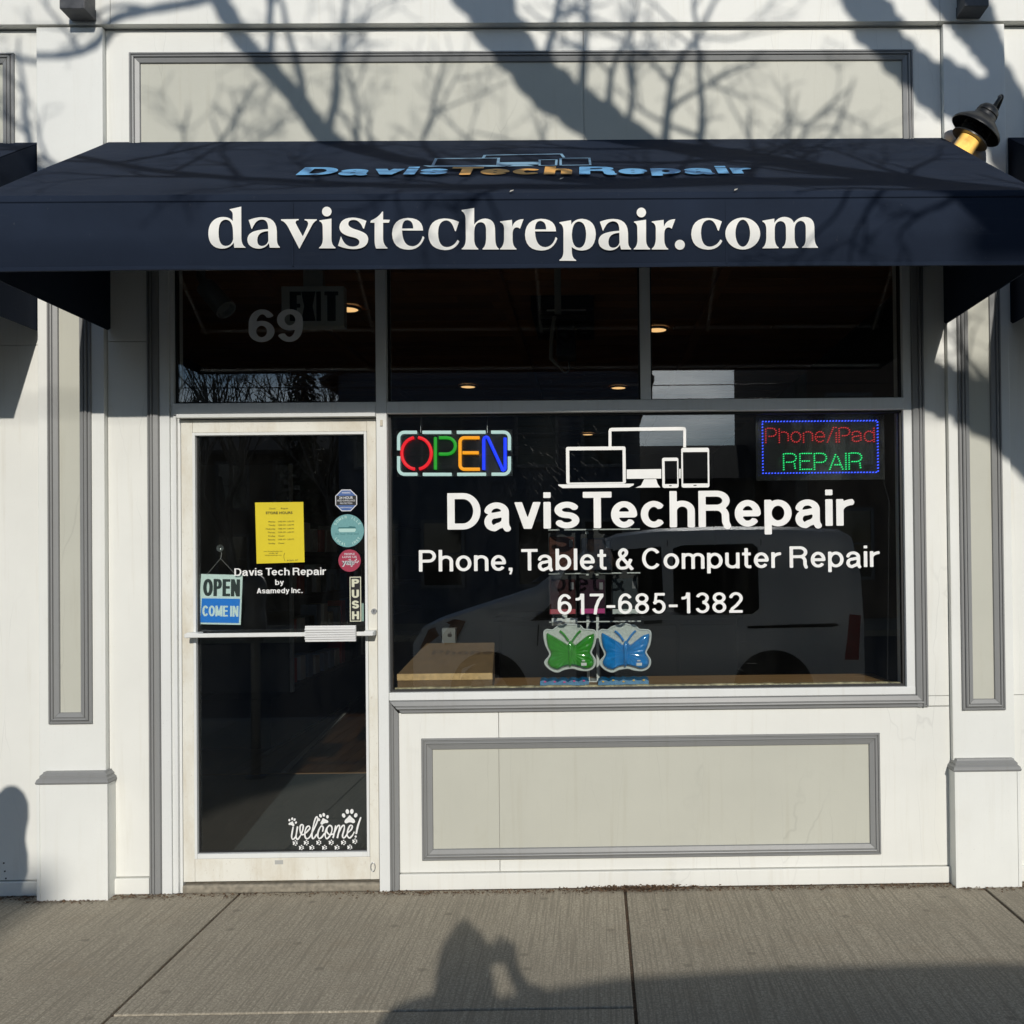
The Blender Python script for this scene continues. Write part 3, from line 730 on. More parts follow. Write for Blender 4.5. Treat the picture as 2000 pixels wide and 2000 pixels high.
def frame_px(u0, v0, u1, v1, tl, tt, tr, tb, sides='LTRB'):
    x0, z1 = at(u0, v0, YL); x1, z0 = at(u1, v1, YL); k = 1/422
    tl, tt, tr, tb = tl*k, tt*k, tr*k, tb*k; c = .008
    quadf([(x0, z0+c), (x0+tl, z0+c), (x0+tl, z1-c), (x0, z1-c)]); quadf([(x1-tr, z0+c), (x1, z0+c), (x1, z1-c), (x1-tr, z1-c)])
    quadf([(x0, z1-c), (x0+tl, z1-c), (x1-tr, z1-c), (x1, z1-c), (x1-c*.3, z1-c*.3), (x1-c, z1), (x0+c, z1), (x0+c*.3, z1-c*.3)])
    quadf([(x0+tl, z1-tt), (x1-tr, z1-tt), (x1-tr, z1-c), (x0+tl, z1-c)])
    quadf([(x0+c, z0), (x1-c, z0), (x1-c*.3, z0+c*.3), (x1, z0+c), (x0, z0+c), (x0+c*.3, z0+c*.3)])
    quadf([(x0+tl, z0+c), (x1-tr, z0+c), (x1-tr, z0+tb), (x0+tl, z0+tb)])
def px_poly(P): quadf([at(u, v, YL) for u, v in reversed(P)])
px_poly([(1188.6, 872), (1188.6, 841), (1190.5, 837), (1195, 835.5), (1334, 833.6), (1338.5, 835), (1340, 839), (1340, 874), (1334.5, 874), (1334.5, 840.5), (1194.3, 842.2), (1194.3, 872)])
px_poly([(1224, 917), (1291.5, 916), (1291.5, 934.5), (1224, 935.2)])
px_poly([(1258, 936), (1281.5, 935.6), (1284.5, 945), (1289.5, 952), (1241, 952.6), (1252, 948)])
px_poly([(1326.5, 915.6), (1329.5, 915.6), (1329.5, 934.3), (1326.5, 934.3)])
frame_px(1105.3, 872.8, 1222.5, 944.5, 6.5, 7, 6, 3)
px_poly([(1090, 946.2), (1238, 944.6), (1237.5, 947.5), (1229, 952), (1099, 953.4), (1091, 948.8)])
frame_px(1293, 894, 1325.5, 952.7, 5, 6.5, 2.6, 7.5)
frame_px(1330.4, 874.8, 1385.8, 952, 3.2, 8.4, 3.2, 8)
lg.build('device_logo', VINYLW, frame)
for u, v, w_ in ((1309.5, 948.6, 3), (1357.5, 948, 3.4)):
    x, z = at(u, v, YL); ell(MB(), x, z, w_/422, .0026, YL-.0006, 12).build('device_button', BLACK, frame)
# scratches and tape residue in the lower part of the glass
scr = MB()
for i in range(90):
    u, v = rnd.gauss(1075, 45), rnd.gauss(930, 45)
    if i > 55: u, v = rnd.uniform(1290, 1460), rnd.uniform(1220, 1310)
    x, z = at(u, v, YG-.0007); a = rnd.gauss(-.9, .25) if i < 55 else rnd.gauss(-.05, .1); L = rnd.uniform(.006, .045)
    ribbon(scr, [(x, z), (x+L*math.cos(a), z+L*math.sin(a))], .0005, YG-.0007)
tag(scr.build('glass_scratch', flat('scratch_haze', (.10, .10, .095), .6), frame), kind='stuff')

# ================================================================== awnings
AY = -.91
def awning(x0, x1, label, wobble=0.0):
    a = thing('awning', label, 'awning', ((x0+x1)/2, 0, 2.6), 'navy fabric awnings over the shop fronts')
    zb, zf0, zf1, zv, zs = 3.472, 2.866, 2.838, 2.590, 2.597
    nx, ny = 48, 14; m = MB(); P = []
    for j in range(ny+1):
        for i in range(nx+1):
            s, t = i/nx, j/ny; x = x0+(x1-x0)*s; y = AY*t
            rib = abs(math.sin(s*math.pi*4)); sag = -.010*math.sin(t*math.pi)*rib
            P.append((x, y-.0*rib, zb+(zf0-zb)*t+sag+.0018*math.sin(x*9+t*5)*math.sin(t*math.pi)))
    N = (nx+1)*(ny+1)
    Q = [(x, y+.004, z-.006) for x, y, z in P]
    fs = [(j*(nx+1)+i+1, j*(nx+1)+i, (j+1)*(nx+1)+i, (j+1)*(nx+1)+i+1) for j in range(ny) for i in range(nx)]
    m.add(P+Q, fs+[tuple(N+k for k in reversed(f)) for f in fs])
    m.build('canopy_top', CANVAS, a, smooth=True)
    v = MB(); nx = 60; A = []
    prof = [(AY, zf0+.001), (AY-.006, zf0-.008), (AY-.007, zf1+.004), (AY-.003, zf1), (AY-.007, zf1-.005), (AY-.005, (zf1+zv)/2), (AY-.006, zv+.018), (AY-.005, zv+.015), (AY-.007, zv+.012), (AY-.006, zv), (AY+.004, zv), (AY+.004, zf0-.01)]
    n = len(prof)
    for i in range(nx+1):
        x = x0+(x1-x0)*i/nx
        for k, (y, z) in enumerate(prof):
            bow = .0022*math.sin(x*5.3+1)+.0013*math.sin(x*13)
            A.append((x, y+(bow if 3 < k < 10 else 0), z+(.0012*math.sin(x*3.1) if k > 5 and k < 11 else 0)))
    v.add(A, [(i*n+k, i*n+(k+1) % n, (i+1)*n+(k+1) % n, (i+1)*n+k) for i in range(nx) for k in range(n)])
    v.build('valance', CANVAS, a, smooth=True)
    for x, s in ((x0, 1), (x1, -1)):
        p = [(x, -.0015, zb-.004), (x, AY+.006, zf0-.006), (x, AY+.006, zv+.002), (x, -.02, zs), (x, -.0015, zs+.012)]
        MB().prism(p, (s*.006, 0, 0)).build('side_panel', CANVAS, a)
    for yy, zz in ((AY+.025, zv+.02), (AY+.025, zf0-.035), (-.03, zb-.05)):
        MB().tube([(x0+.02, yy, zz), (x1-.02, yy, zz)], .0125, 8).build('frame_pipe', STEEL, a)
    for k in range(5):
        x = x0+.05+(x1-x0-.1)*k/4
        MB().tube([(x, -.03, zb-.075), (x, AY+.03, zf0-.055)], .012, 8).build('frame_pipe', STEEL, a)
    return a
aw = awning(-2.231, 1.639, 'long navy awning with big white web address on its valance')
awning(-6.2, -2.548, 'navy awning cut off at the left picture edge beyond the left pilaster')
awning(1.944, 5.6, 'navy awning cut off at the right picture edge beside the wall lamp')
# valance seams between the cloth widths
for u in (573, 1418):
    x, _ = at(u, 450, AY); MB().box(x-.003, x+.003, AY-.0095, AY-.004, 2.60, 2.834).build('seam', CANVAS, aw)
# web address, drawn letter by letter
def path(d):
    t = d.split(); i = 0; out = []; cur = None
    while i < len(t):
        c = t[i]
        if c in 'ML': cur = (float(t[i+1]), float(t[i+2])); out.append(cur); i += 3
        elif c == 'Q':
            q = (float(t[i+1]), float(t[i+2])); e = (float(t[i+3]), float(t[i+4]))
            for k in range(1, 7):
                s = k/6; out.append(((1-s)**2*cur[0]+2*s*(1-s)*q[0]+s*s*e[0], (1-s)**2*cur[1]+2*s*(1-s)*q[1]+s*s*e[1]))
            cur = e; i += 5
        else: i += 1
    return out
def circ(cx, cy, rx, ry, n=28): return [(cx+rx*math.cos(2*math.pi*k/n), cy+ry*math.sin(2*math.pi*k/n)) for k in range(n)]
SER = {
 'd': ['M 283 90 L 392 65 L 393 360 Q 394 428 433 449 L 431 453 L 326 453 L 321 405 Q 285 460 215 462 Q 140 462 105 410 Q 80 370 82 310 Q 84 240 125 200 Q 165 162 225 163 Q 285 165 312 202 L 312 140 Q 311 112 285 97', 'M 314 295 Q 310 190 246 188 Q 178 190 178 310 Q 178 435 245 437 Q 300 437 316 372'],
 'a': ['M 462 192 Q 530 165 590 165 Q 725 165 728 300 L 729 380 Q 730 425 757 446 L 756 453 L 662 453 L 652 410 Q 620 460 560 462 Q 500 462 465 425 Q 448 400 450 370 Q 455 320 510 300 Q 560 282 646 277 Q 648 188 588 187 Q 540 188 515 235 Q 500 258 493 278 Q 487 274 480 245', 'M 646 296 Q 545 300 543 380 Q 543 435 585 437 Q 632 437 648 388'],
 'v': ['M 768 185 L 933 183 L 933 193 Q 902 196 906 220 Q 910 235 973 346 L 1018 250 Q 1030 222 1015 205 Q 1008 197 990 194 L 990 184 L 1105 185 L 1103 195 Q 1072 212 1055 250 L 940 464 L 835 260 Q 805 205 768 196'],
 'i': ['M 1130 195 L 1243 178 L 1243 370 Q 1245 430 1282 451 L 1280 459 L 1126 459 L 1127 451 Q 1160 430 1162 370 L 1160 260 Q 1160 214 1130 204'],
 's': ['M 1573 200 L 1550 275 Q 1540 274 1530 245 Q 1500 190 1450 190 Q 1402 192 1402 230 Q 1404 260 1470 280 Q 1530 298 1560 318 Q 1590 340 1590 375 Q 1585 465 1450 466 Q 1370 464 1305 435 L 1332 345 Q 1345 375 1360 400 Q 1390 443 1445 443 Q 1505 440 1507 400 Q 1507 370 1450 355 Q 1380 342 1345 315 Q 1318 292 1318 258 Q 1325 172 1440 169 Q 1500 168 1573 200'],
 't': ['M 1722 112 L 1730 113 L 1730 188 L 1795 190 L 1785 217 L 1730 218 L 1730 370 Q 1734 430 1772 453 L 1770 461 L 1665 461 Q 1650 430 1650 380 L 1650 218 L 1610 217 L 1615 197 Q 1690 165 1722 112'],
 'e': ['M 1478 299 Q 1475 182 1335 180 Q 1190 185 1185 330 Q 1190 478 1340 480 Q 1450 480 1490 370 Q 1487 357 1474 352 Q 1450 440 1380 448 Q 1285 450 1279 299', 'M 1279 280 Q 1282 200 1330 200 Q 1385 205 1385 280'],
 'c': ['M 562 210 L 532 299 Q 522 297 515 270 Q 490 195 440 195 Q 365 200 365 320 Q 370 445 445 448 Q 515 445 548 380 Q 560 385 566 395 Q 530 475 430 476 Q 280 470 273 330 Q 278 185 420 177 Q 500 178 562 210'],
 'h': ['M 588 97 L 706 78 L 706 235 Q 745 180 810 178 Q 895 180 902 270 L 905 370 Q 907 445 940 462 L 938 470 L 785 470 L 785 461 Q 815 440 818 370 L 818 280 Q 815 212 765 212 Q 710 215 706 300 L 706 380 Q 710 440 745 462 L 745 470 L 588 469 L 588 461 Q 625 440 627 370 L 625 180 Q 622 125 588 108'],
 'r': ['M 950 205 L 1062 190 L 1065 255 Q 1085 185 1172 183 L 1138 275 Q 1120 258 1100 262 Q 1070 270 1068 320 L 1068 380 Q 1072 445 1105 462 L 1105 470 L 950 470 L 950 461 Q 985 440 988 370 L 988 270 Q 985 222 950 213'],
 'p': ['M 1510 213 L 1620 193 L 1622 235 Q 1650 182 1725 180 Q 1850 190 1853 325 Q 1848 475 1725 480 Q 1665 480 1625 445 L 1627 490 Q 1630 555 1668 569 L 1668 577 L 1510 576 L 1510 567 Q 1545 552 1548 490 L 1548 290 Q 1545 235 1510 222', 'M 1627 330 Q 1632 205 1695 206 Q 1758 210 1762 325 Q 1760 450 1695 455 Q 1630 450 1627 330'],
 'm': ['M 1383 172 L 1480 155 L 1480 190 Q 1510 142 1565 141 Q 1625 145 1640 190 Q 1675 142 1730 141 Q 1805 145 1808 220 L 1810 310 Q 1812 370 1838 388 L 1838 395 L 1708 395 L 1708 388 Q 1738 375 1738 310 L 1738 230 Q 1735 175 1695 173 Q 1650 180 1646 240 L 1646 310 Q 1648 375 1676 389 L 1676 396 L 1546 397 L 1546 389 Q 1575 375 1576 310 L 1575 230 Q 1572 178 1530 175 Q 1485 180 1483 240 L 1483 310 Q 1485 375 1515 391 L 1514 398 L 1383 400 L 1383 393 Q 1412 378 1414 310 L 1414 240 Q 1412 190 1383 181'],
}
K = 4.83; YV = AY-.0115
web = MB()
def put_glyph(loops, ox, oy, k, dx=0.0, dy=0.0):
    web.fill([[(lambda q: (q[0], YV, q[1]))(at(ox+u/k+dx, oy+v/k+dy, YV)) for u, v in l] for l in loops])
P_ = {c: [path(s) for s in S] for c, S in SER.items()}
for c in 'davst': put_glyph(P_[c], 390, 390, K)
put_glyph(P_['i']+[], 390, 390, K); put_glyph([circ(1199, 112, 45, 46)], 390, 390, K)
put_glyph(P_['e'], 780, 390, K, -1254/K, -8/K)
for c in 'chrep': put_glyph(P_[c], 780, 390, K)
put_glyph(P_['a'], 390, 390, K, 685.9, 3.4); put_glyph(P_['i'], 390, 390, K, 614.5, 2.2); put_glyph([circ(389, 105, 38.5, 40)], 1160, 390, 4.2)
put_glyph(P_['r'], 780, 390, K, 296.3, 0); put_glyph([circ(705, 370, 41, 41)], 1160, 390, 4.2); put_glyph(P_['c'], 780, 390, K, 513.5, -.9)
put_glyph([circ(1221, 278, 143, 131, 40), circ(1221, 275, 60, 111, 34)], 1160, 390, 4.2); put_glyph(P_['m'], 1160, 390, 4.2)
web.build('web_address_lettering', flat('white_awning_print', (.80, .79, .74), .6, var=.06, vs_=9), aw)
# print on the slope
sn = Vector((0, -(3.472-2.866), .91)).normalized(); sn = Vector((0, 2.866-3.472, .91)).normalized()
s0 = Vector((0, 0, 3.472))+sn*.004
def slope_pt(u, v, l=0.0): return on_plane(u, v, s0+sn*l, sn)
sd = Vector((0, .91, 3.472-2.866)).normalized()
BLUE = flat('sky_blue_awning_print', (.13, .36, .62), .6, var=.15, vs_=15); ORNG = flat('orange_awning_print', (.78, .40, .10), .6, var=.15, vs_=15)
def slope_text(body, u0, u1, mat, v0=340.6, v1=339.2, cap=(325.6)):
    a = slope_pt(u0, v0); b = slope_pt(u1, v1); c = slope_pt((u0+u1)/2, cap); H = (c-(a+b)/2).dot(sd)
    m = MB(); y0 = (a+b)/2
    stext(m, body, lambda x, y, l: Vector((x, y0.y, y0.z))+sd*y+sn*l, .23, .20, .07, a.x, b.x, 0, H, .0003)
    m.build('slope_lettering', mat, aw)
slope_text('Davis', 578, 871, BLUE, 341, 340.8, 326); slope_text('Tech', 876, 1117, ORNG, 340.8, 340.4, 325.5); slope_text('Repair', 1131, 1466, BLUE, 340.2, 338.8, 324.6)
so_ = MB()
def sline(P, w=2.6, closed=True):
    Q = [slope_pt(u, v) for u, v in P]; Q = Q+[Q[0]] if closed else Q
    for i in range(len(Q)-1):
        a, b = Q[i], Q[i+1]; d = (b-a).normalized(); n = sn.cross(d)*w/422/2
        so_.add([a-n-d*w/844, a+n-d*w/844, b+n+d*w/844, b-n+d*w/844], [(0, 1, 2, 3)])
def spoly(P): so_.add([slope_pt(u, v, .0002) for u, v in P], [tuple(range(len(P)))])
sline([(852, 309.5), (974, 308.5), (972, 323), (845, 323.5)], 5); spoly([(826, 323.2), (996, 322.6), (985, 325.2), (838, 325.8)])
sline([(944, 308), (947, 303), (1096, 300.5), (1101, 307)], 5, False)
spoly([(975, 317), (1052, 316), (1052, 321), (975, 322)]); spoly([(1002, 322), (1030, 321.6), (1044, 324.2), (990, 324.8)])
sline([(1054, 312), (1087, 311.6), (1086, 322.6), (1054, 323)], 4); sline([(1095, 309), (1151, 308.4), (1153, 322), (1095, 322.6)], 4)
so_.build('slope_logo', flat('pale_blue_awning_print', (.20, .36, .50), .6), aw)
lf = MB()
for u, v in ((1093, 350.5), (1434, 372.5), (995, 375)):
    p = slope_pt(u, v, .003); lf.add([p, p+Vector((.012, .004, .006)), p+Vector((.016, .018, .016)), p+Vector((.003, .010, .010))], [(0, 1, 2, 3)])
tag(lf.build('leaf_scrap', flat('pale_dry_leaf', (.5, .47, .40), .8)), kind='stuff')

# ================================================================== wall lamp over the right end of the awning
def lamp_pt(u, v, Y): 
    x, z = at(1840+u/12.075, 160+v/12.075, Y); return Vector((x, Y, z))
lp = thing('wall_lantern', 'black slanted barn lantern with glowing amber glass on the right pilaster', 'lamp', lamp_pt(500, 1500, -.02))
LM = flat('black_lamp_enamel', (.015, .015, .0145), .38, spec=.5, var=.2)
LY = -.16
top = lamp_pt(1165, 585, LY); ax = (lamp_pt(560, 1530, LY)-lamp_pt(1165, 585, LY)).normalized(); ax = (ax+Vector((0, .2, 0))).normalized()
MB().lathe([(-.004, 0), (-.003, .020), (.004, .036), (.018, .048), (.034, .0515), (.036, .0485), (.044, .0525), (.052, .053), (.058, .057), (.078, .084), (.098, .108), (.112, .119), (.120, .1205), (.122, .118), (.114, .115), (.098, .102), (.078, .076), (.062, .050), (.06, 0)], top, ax, 44).build('shade', LM, lp, smooth=True)
lv = MB()
for k in range(3): lv.lathe([(.100+k*.019, .052), (.100+k*.019, .066), (.106+k*.019, .0675), (.107+k*.019, .052)], top, ax, 32)
lv.lathe([(.066, .030), (.159, .047)], top, ax, 24)
lv.lathe([(.155, .050), (.153, .080), (.158, .0865), (.164, .0875), (.164, .083), (.159, .047)], top, ax, 40)
u_ = ax.orthogonal().normalized(); w_ = ax.cross(u_)
for k in range(6):
    a = k*math.pi/3; d = u_*math.cos(a)+w_*math.sin(a)
    lv.tube([top+ax*.07+d*.056, top+ax*.159+d*.061], .005, 6)
lv.build('louver_cage', LM, lp, smooth=True)
JAR, jn, jb = nodes_of('amber_lamp_glass')
jb.inputs['Base Color'].default_value = (.22, .16, .07, 1); jb.inputs['Roughness'].default_value = .25
jb.inputs['Emission Color'].default_value = (1, .58, .13, 1)
lw_ = jn.nodes.new('ShaderNodeLayerWeight'); lw_.inputs['Blend'].default_value = .35
jr = ramp(jn, lw_.outputs['Facing'], .10, .50, (1.3,)*3, (.07,)*3)
sepn = noise(jn, 26, 3, .5, coords(jn)); jm = mixc(jn, 1.0, jr, ramp(jn, sepn, .2, .75, (.55,)*3, (1.3,)*3), 'MULTIPLY'); jn.links.new(jm, jb.inputs['Emission Strength'])
MB().lathe([(.163, .049), (.243, .049), (.247, .046), (.248, 0)], top, ax, 32).build('glass_jar', JAR, lp, smooth=True)
a1 = lamp_pt(1235, 560, LY); a2 = lamp_pt(1425, 285, LY)
arm = catmull([top+ax*-.002, a1, (a1*.35+a2*.65), a2+Vector((.004, .04, .006)), Vector((a2.x+.004, -.14, a2.z-.012)), Vector((a2.x-.02, -.07, a2.z-.10)), Vector((a2.x-.05, -.034, a2.z-.20))], 6)
MB().tube(arm, .0085, 10).build('arm', LM, lp, smooth=True)
pc = lamp_pt(560, 1750, -.031)
MB().lathe([(0, .092), (.008, .092), (.014, .085), (.016, 0)], (pc.x, -.0305, pc.z), (0, -1, 0), 40).build('wall_plate', flat('grey_wall_plate', (.24, .24, .245), .5), lp, smooth=True)

# ================================================================== things on and behind the door glass
YS = YG-.0012
def plate(loop, Y, d=.0006): return MB().prism([(x, Y, z) for x, z in loop], (0, d, 0))
def pxs(P, Y): return [at(u, v, Y) for u, v in P]
def txt_px(mb, body, u0, u1, v, Hpx, Y, bold=0.0, lift=.0007):
    xa, z = at(u0, v, Y-lift); xb, _ = at(u1, v, Y-lift)
    ftext(mb, body, xa, xb, z, Y-lift, Hpx/422/.70, bold)
# octagonal alarm sticker
x, z = at(676.1, 977.3, YS); r = .0525
st = thing('alarm_sticker', 'blue and black eight-sided camera warning sticker, topmost on the door glass', 'sticker', (x, YS, z), 'stickers down the right side of the door glass')
oct_ = lambda r_: [(x+r_*math.cos(R(22.5+45*k)), z+r_*math.sin(R(22.5+45*k))) for k in range(8)]
WP = flat('sticker_white', (.62, .63, .66), .5); plate(oct_(r*1.04), YS).build('backing', WP, st)
BL = flat('sticker_blue', (.055, .12, .33), .5)
m = MB(); o8 = oct_(r*.955); m.prism([(a, YS-.0004, b) for a, b in o8], (0, .0003, 0)); m.build('blue_field', BL, st)
hw = o8[0][0]-x
box('black_band', BLACK, x-hw, x+hw, YS-.0009, YS-.0005, z-.0225, z+.0215, st, 0)
m = MB()
ftext(m, '24 HOUR', x-.032, x+.032, z+.0065, YS-.0011, .017, .02); ftext(m, 'VIDEO SURVEILLANCE', x-.042, x+.042, z-.005, YS-.0011, .0115, .01); ftext(m, 'PROTECTION', x-.028, x+.028, z-.0175, YS-.0011, .011, .01)
ftext(m, 'WARNING', x-.020, x+.020, z+.032, YS-.0011, .011, .02); ftext(m, 'PREMISES MONITORED', x-.027, x+.027, z-.036, YS-.0011, .0075, .01)
m.build('lettering', WP, st)
# teal round sticker with lettering on its rim
x, z = at(678.6, 1036.6, YS); r = .0765
st = thing('round_sticker', 'large round teal local business sticker, second from top on the door glass', 'sticker', (x, YS, z), 'stickers down the right side of the door glass')
TEAL = flat('sticker_teal', (.13, .32, .33), .5, var=.12, vs_=140); PALE = flat('sticker_pale', (.42, .62, .58), .5); DTEAL = flat('sticker_dark_teal', (.02, .13, .14), .5)
plate(circ(x, z, r, r, 40), YS).build('backing', TEAL, st)
m = MB()
def rim(mb, word, a0, a1, rr, h, flip=False):
    n = len(word)
    for i, ch in enumerate(word):
        a = R(a0+(a1-a0)*i/(n-1)); s_, W = slay(ch, .2, .17)
        c, q = math.cos(a), math.sin(a); sg = -1 if flip else 1
        ux, uz = q*sg, -c*sg; vx, vz = c*sg, q*sg
        stext(mb, ch, lambda X, Y, l: (x+c*rr+ux*(X-W/2)*h+vx*(Y-.5)*h, YS-.0007-l, z+q*rr+uz*(X-W/2)*h+vz*(Y-.5)*h), .2, .17, H=1, lift=.00008)
rim(m, 'SOMERVILLE', 150, 30, .064, .0125); rim(m, 'LOCAL FIRST', 215, 325, .064, .0125, True)
tag(m.build('rim_lettering', PALE, st), kind='stuff')
m = MB(); Yq = YS-.0006
m.add([(x-.042, Yq, z+.004), (x-.036, Yq, z-.006), (x+.034, Yq, z-.006), (x+.040, Yq, z+.004), (x+.036, Yq, z+.010), (x-.038, Yq, z+.010)], [(0, 1, 2, 3, 4, 5)])
m.build('shop_drawing', PALE, st)
m = MB(); m.add([(x-.046, Yq, z+.011), (x+.042, Yq, z+.011), (x+.034, Yq, z+.019), (x+.010, Yq, z+.021), (x+.004, Yq, z+.0165), (x-.040, Yq, z+.0165)], [(0, 1, 2, 3, 4, 5)])
ftext(m, 'Eat local  Shop local', x-.055, x+.053, z-.018, Yq, .012); m.build('motto', DTEAL, st)
# red round sticker
x, z = at(682.8, 1094.9, YS); r = .0518
st = thing('round_sticker', 'small round crimson review sticker with white lettering, below the teal one', 'sticker', (x, YS, z), 'stickers down the right side of the door glass')
plate(circ(x, z, r, r, 36), YS).build('backing', flat('sticker_crimson', (.33, .022, .06), .5), st)
m = MB(); ftext(m, 'PEOPLE', x-.024, x+.024, z+.026, Yq, .013, .01); ftext(m, 'LOVE US', x-.033, x+.033, z+.0125, Yq, .013, .01); ftext(m, 'on', x-.006, x+.006, z+.0035, Yq, .009)
ftext(m, 'yelp', x-.036, x+.024, z-.018, Yq, .032, .07)
for k in range(5):
    a = R(100+62*k); m.add([(x+.033+math.cos(a)*.002, Yq, z-.002+math.sin(a)*.002), (x+.033+math.cos(a-.35)*.0105, Yq, z-.002+math.sin(a-.35)*.0105), (x+.033+math.cos(a+.35)*.0105, Yq, z-.002+math.sin(a+.35)*.0105)], [(0, 1, 2)])
m.build('lettering', WP, st)
m = MB(); ftext(m, 'yelp', x-.0345, x+.0225, z-.0173, Yq-.0003, .0305, .0); m.build('dark_lettering', BLACK, st)
# PUSH
x0, z1 = at(682.8, 1126.5, YS); x1, z0 = at(705.7, 1213.8, YS)
st = thing('push_sticker', 'tall narrow black and cream PUSH sticker above the push bar', 'sticker', ((x0+x1)/2, YS, z0), 'stickers down the right side of the door glass')
CRM = flat('sticker_cream', (.62, .62, .47), .5)
MB().box(x0, x1, YS-.0001, YS+.0005, z0, z1).build('backing', CRM, st); MB().box(x0+.004, x1-.004, YS-.0005, YS-.0002, z0+.004, z1-.004).build('black_field', BLACK, st)
m = MB(); hL = (z1-z0-.008)/4
for i, ch in enumerate('PUSH'):
    stext(m, ch, facing(YS-.0008), .25, .22, x0=(x0+x1)/2-.0165, x1=(x0+x1)/2+.0165, y0=z1-.004-(i+1)*hL+.006, H=hL-.0125, lift=.0001)
m.build('lettering', CRM, st)
# pale strip label beside it
x0, z1 = at(707, 1178, YS+.02); x1, z0 = at(711.5, 1213, YS+.02)
tag(MB().box(x0, x1, YS+.011, YS+.0115, z0, z1).build('tape_strip', flat('pale_green_tape', (.40, .55, .50), .5)), 'short strip of pale green tape between the PUSH sticker and door stile', 'tape')

# store hours sheet behind the glass
YP = YG-.0035
P = pxs([(498, 981.5), (592.3, 980.3), (595, 1098), (501, 1101)], YP)
sh = thing('hours_poster', 'bright yellow store hours sheet taped in the middle of the door glass', 'poster', (P[3][0], YP, P[3][1]))
YEL = flat('yellow_paper', (.66, .53, .008), .6, var=.04, vs_=8)
g = MB(); n = 8; A = []
for j in range(n+1):
    for i in range(n+1):
        s, t = i/n, j/n; a = Vector(P[0])*(1-s)+Vector(P[1])*s; b = Vector(P[3])*(1-s)+Vector(P[2])*s; q = a*(1-t)+b*t
        A.append((q.x, YP+.0012*math.sin(3*s+2*t), q.y))
g.add(A+[(a, b+.0004, c) for a, b, c in A], [(j*(n+1)+i, (j+1)*(n+1)+i, (j+1)*(n+1)+i+1, j*(n+1)+i+1) for j in range(n) for i in range(n)]+[((n+1)**2+j*(n+1)+i, (n+1)**2+j*(n+1)+i+1, (n+1)**2+(j+1)*(n+1)+i+1, (n+1)**2+(j+1)*(n+1)+i) for j in range(n) for i in range(n)])
g.build('sheet', YEL, sh)
INK = flat('poster_ink', (.10, .085, .01), .6); ft = MB(); YI = YP-.0022
def ptx(body, u0, u1, v, H, b=0.0):     # crop coordinates of the poster (12.07 per photo px)
    xa, zz = at(480+u0/12.07, 960+v/12.07, YI); xb, _ = at(480+u1/12.07, 960+v/12.07, YI)
    ftext(ft, body, xa, xb, zz, YI, H/12.07/422/.7, b)
ptx('STORE HOURS', 470, 1100, 530, 56, .02)
ptx('Davis', 560, 700, 415, 34); ptx('Repair', 830, 1000, 412, 34)
for d, h, v in (('Monday', '10:00 AM - 6:00 PM', 725), ('Tuesday', '10:00 AM - 6:00 PM', 808), ('Wednesday', '10:00 AM - 6:00 PM', 895), ('Thursday', '10:00 AM - 6:00 PM', 978), ('Friday', 'Closed', 1064), ('Saturday', '10:00 AM - 5:00 PM', 1148), ('Sunday', 'Closed', 1236)):
    w_ = {'Wednesday': 230, 'Saturday': 170, 'Thursday': 180}.get(d, 160)
    ptx(d, 695-w_, 695, v, 34); ptx(h, 762, 1135 if h != 'Closed' else 905, v-4, 32)
ptx('www.davistechrepair.com', 420, 865, 1420, 26); ptx('617-685-1382', 545, 755, 1466, 24); ptx('info@davistechrepair.com', 455, 845, 1512, 24)
ptx('scan it!', 970, 1230, 1640, 48)
arw = [at(480+u/12.07, 960+v/12.07, YI) for u, v in ((925, 1640), (900, 1570), (897, 1510), (915, 1450))]
ribbon(ft, arw, .0018, YI); tag(ft.build('print', INK, sh), kind='stuff')

# hanging OPEN / COME IN sign
YH = .047
P = pxs([(392.7, 1121), (474, 1123), (470, 1220.5), (387.8, 1219)], YH)
hs = thing('open_sign', 'small pale and blue OPEN COME IN card hanging inside the door glass', 'sign', (P[3][0], YH, P[3][1]))
SGN = flat('sign_pale_plastic', (.74, .90, .85), .5); SGB = flat('sign_blue_plastic', (.012, .23, .80), .5)
MB().prism([(x, YH, z) for x, z in P], (0, .003, 0)).build('card', SGN, hs)
P2 = pxs([(394.5, 1168.5), (469, 1169.5), (466.5, 1217), (391.2, 1215.8)], YH)
MB().prism([(x, YH-.0008, z) for x, z in P2], (0, .0005, 0)).build('blue_field', SGB, hs)
def slanted(mb, body, c00, c10, c01, w, t, Y):
    a = Vector(at(*c00, Y)); ex = Vector(at(*c10, Y))-a; ey = Vector(at(*c01, Y))-a; st_, W = slay(body, w, t, .05)
    stext(mb, body, lambda X, Yy, l: (a.x+ex.x*X/W+ey.x*Yy, Y-l, a.y+ex.y*X/W+ey.y*Yy), w, t, .05, lift=.0001)
m = MB(); slanted(m, 'OPEN', (396.5, 1164), (468.5, 1165), (397, 1130.5), .29, .155, YH-.0008); m.build('open_lettering', flat('sign_ink', (.02, .035, .035), .6), hs)
m = MB(); slanted(m, 'COME IN', (395, 1203.5), (465.5, 1204.5), (395.3, 1182.5), .26, .15, YH-.0013); m.build('come_in_lettering', SGN, hs)
sx, sz = at(429.8, 1070.6, .037)
MB().lathe([(0, .017), (.004, .015), (.008, .008), (.014, .006), (.016, 0)], (sx, .0365, sz), (0, 1, 0), 20).build('suction_cup', flat('clear_suction_cup', (.10, .11, .11), .08), hs, smooth=True)
k1 = at(430.9, 1090.8, .045); m = MB(); m.tube([(sx, .05, sz-.006), (sx+.003, .046, sz-.03), (k1[0], .045, k1[1])], .0012, 5)
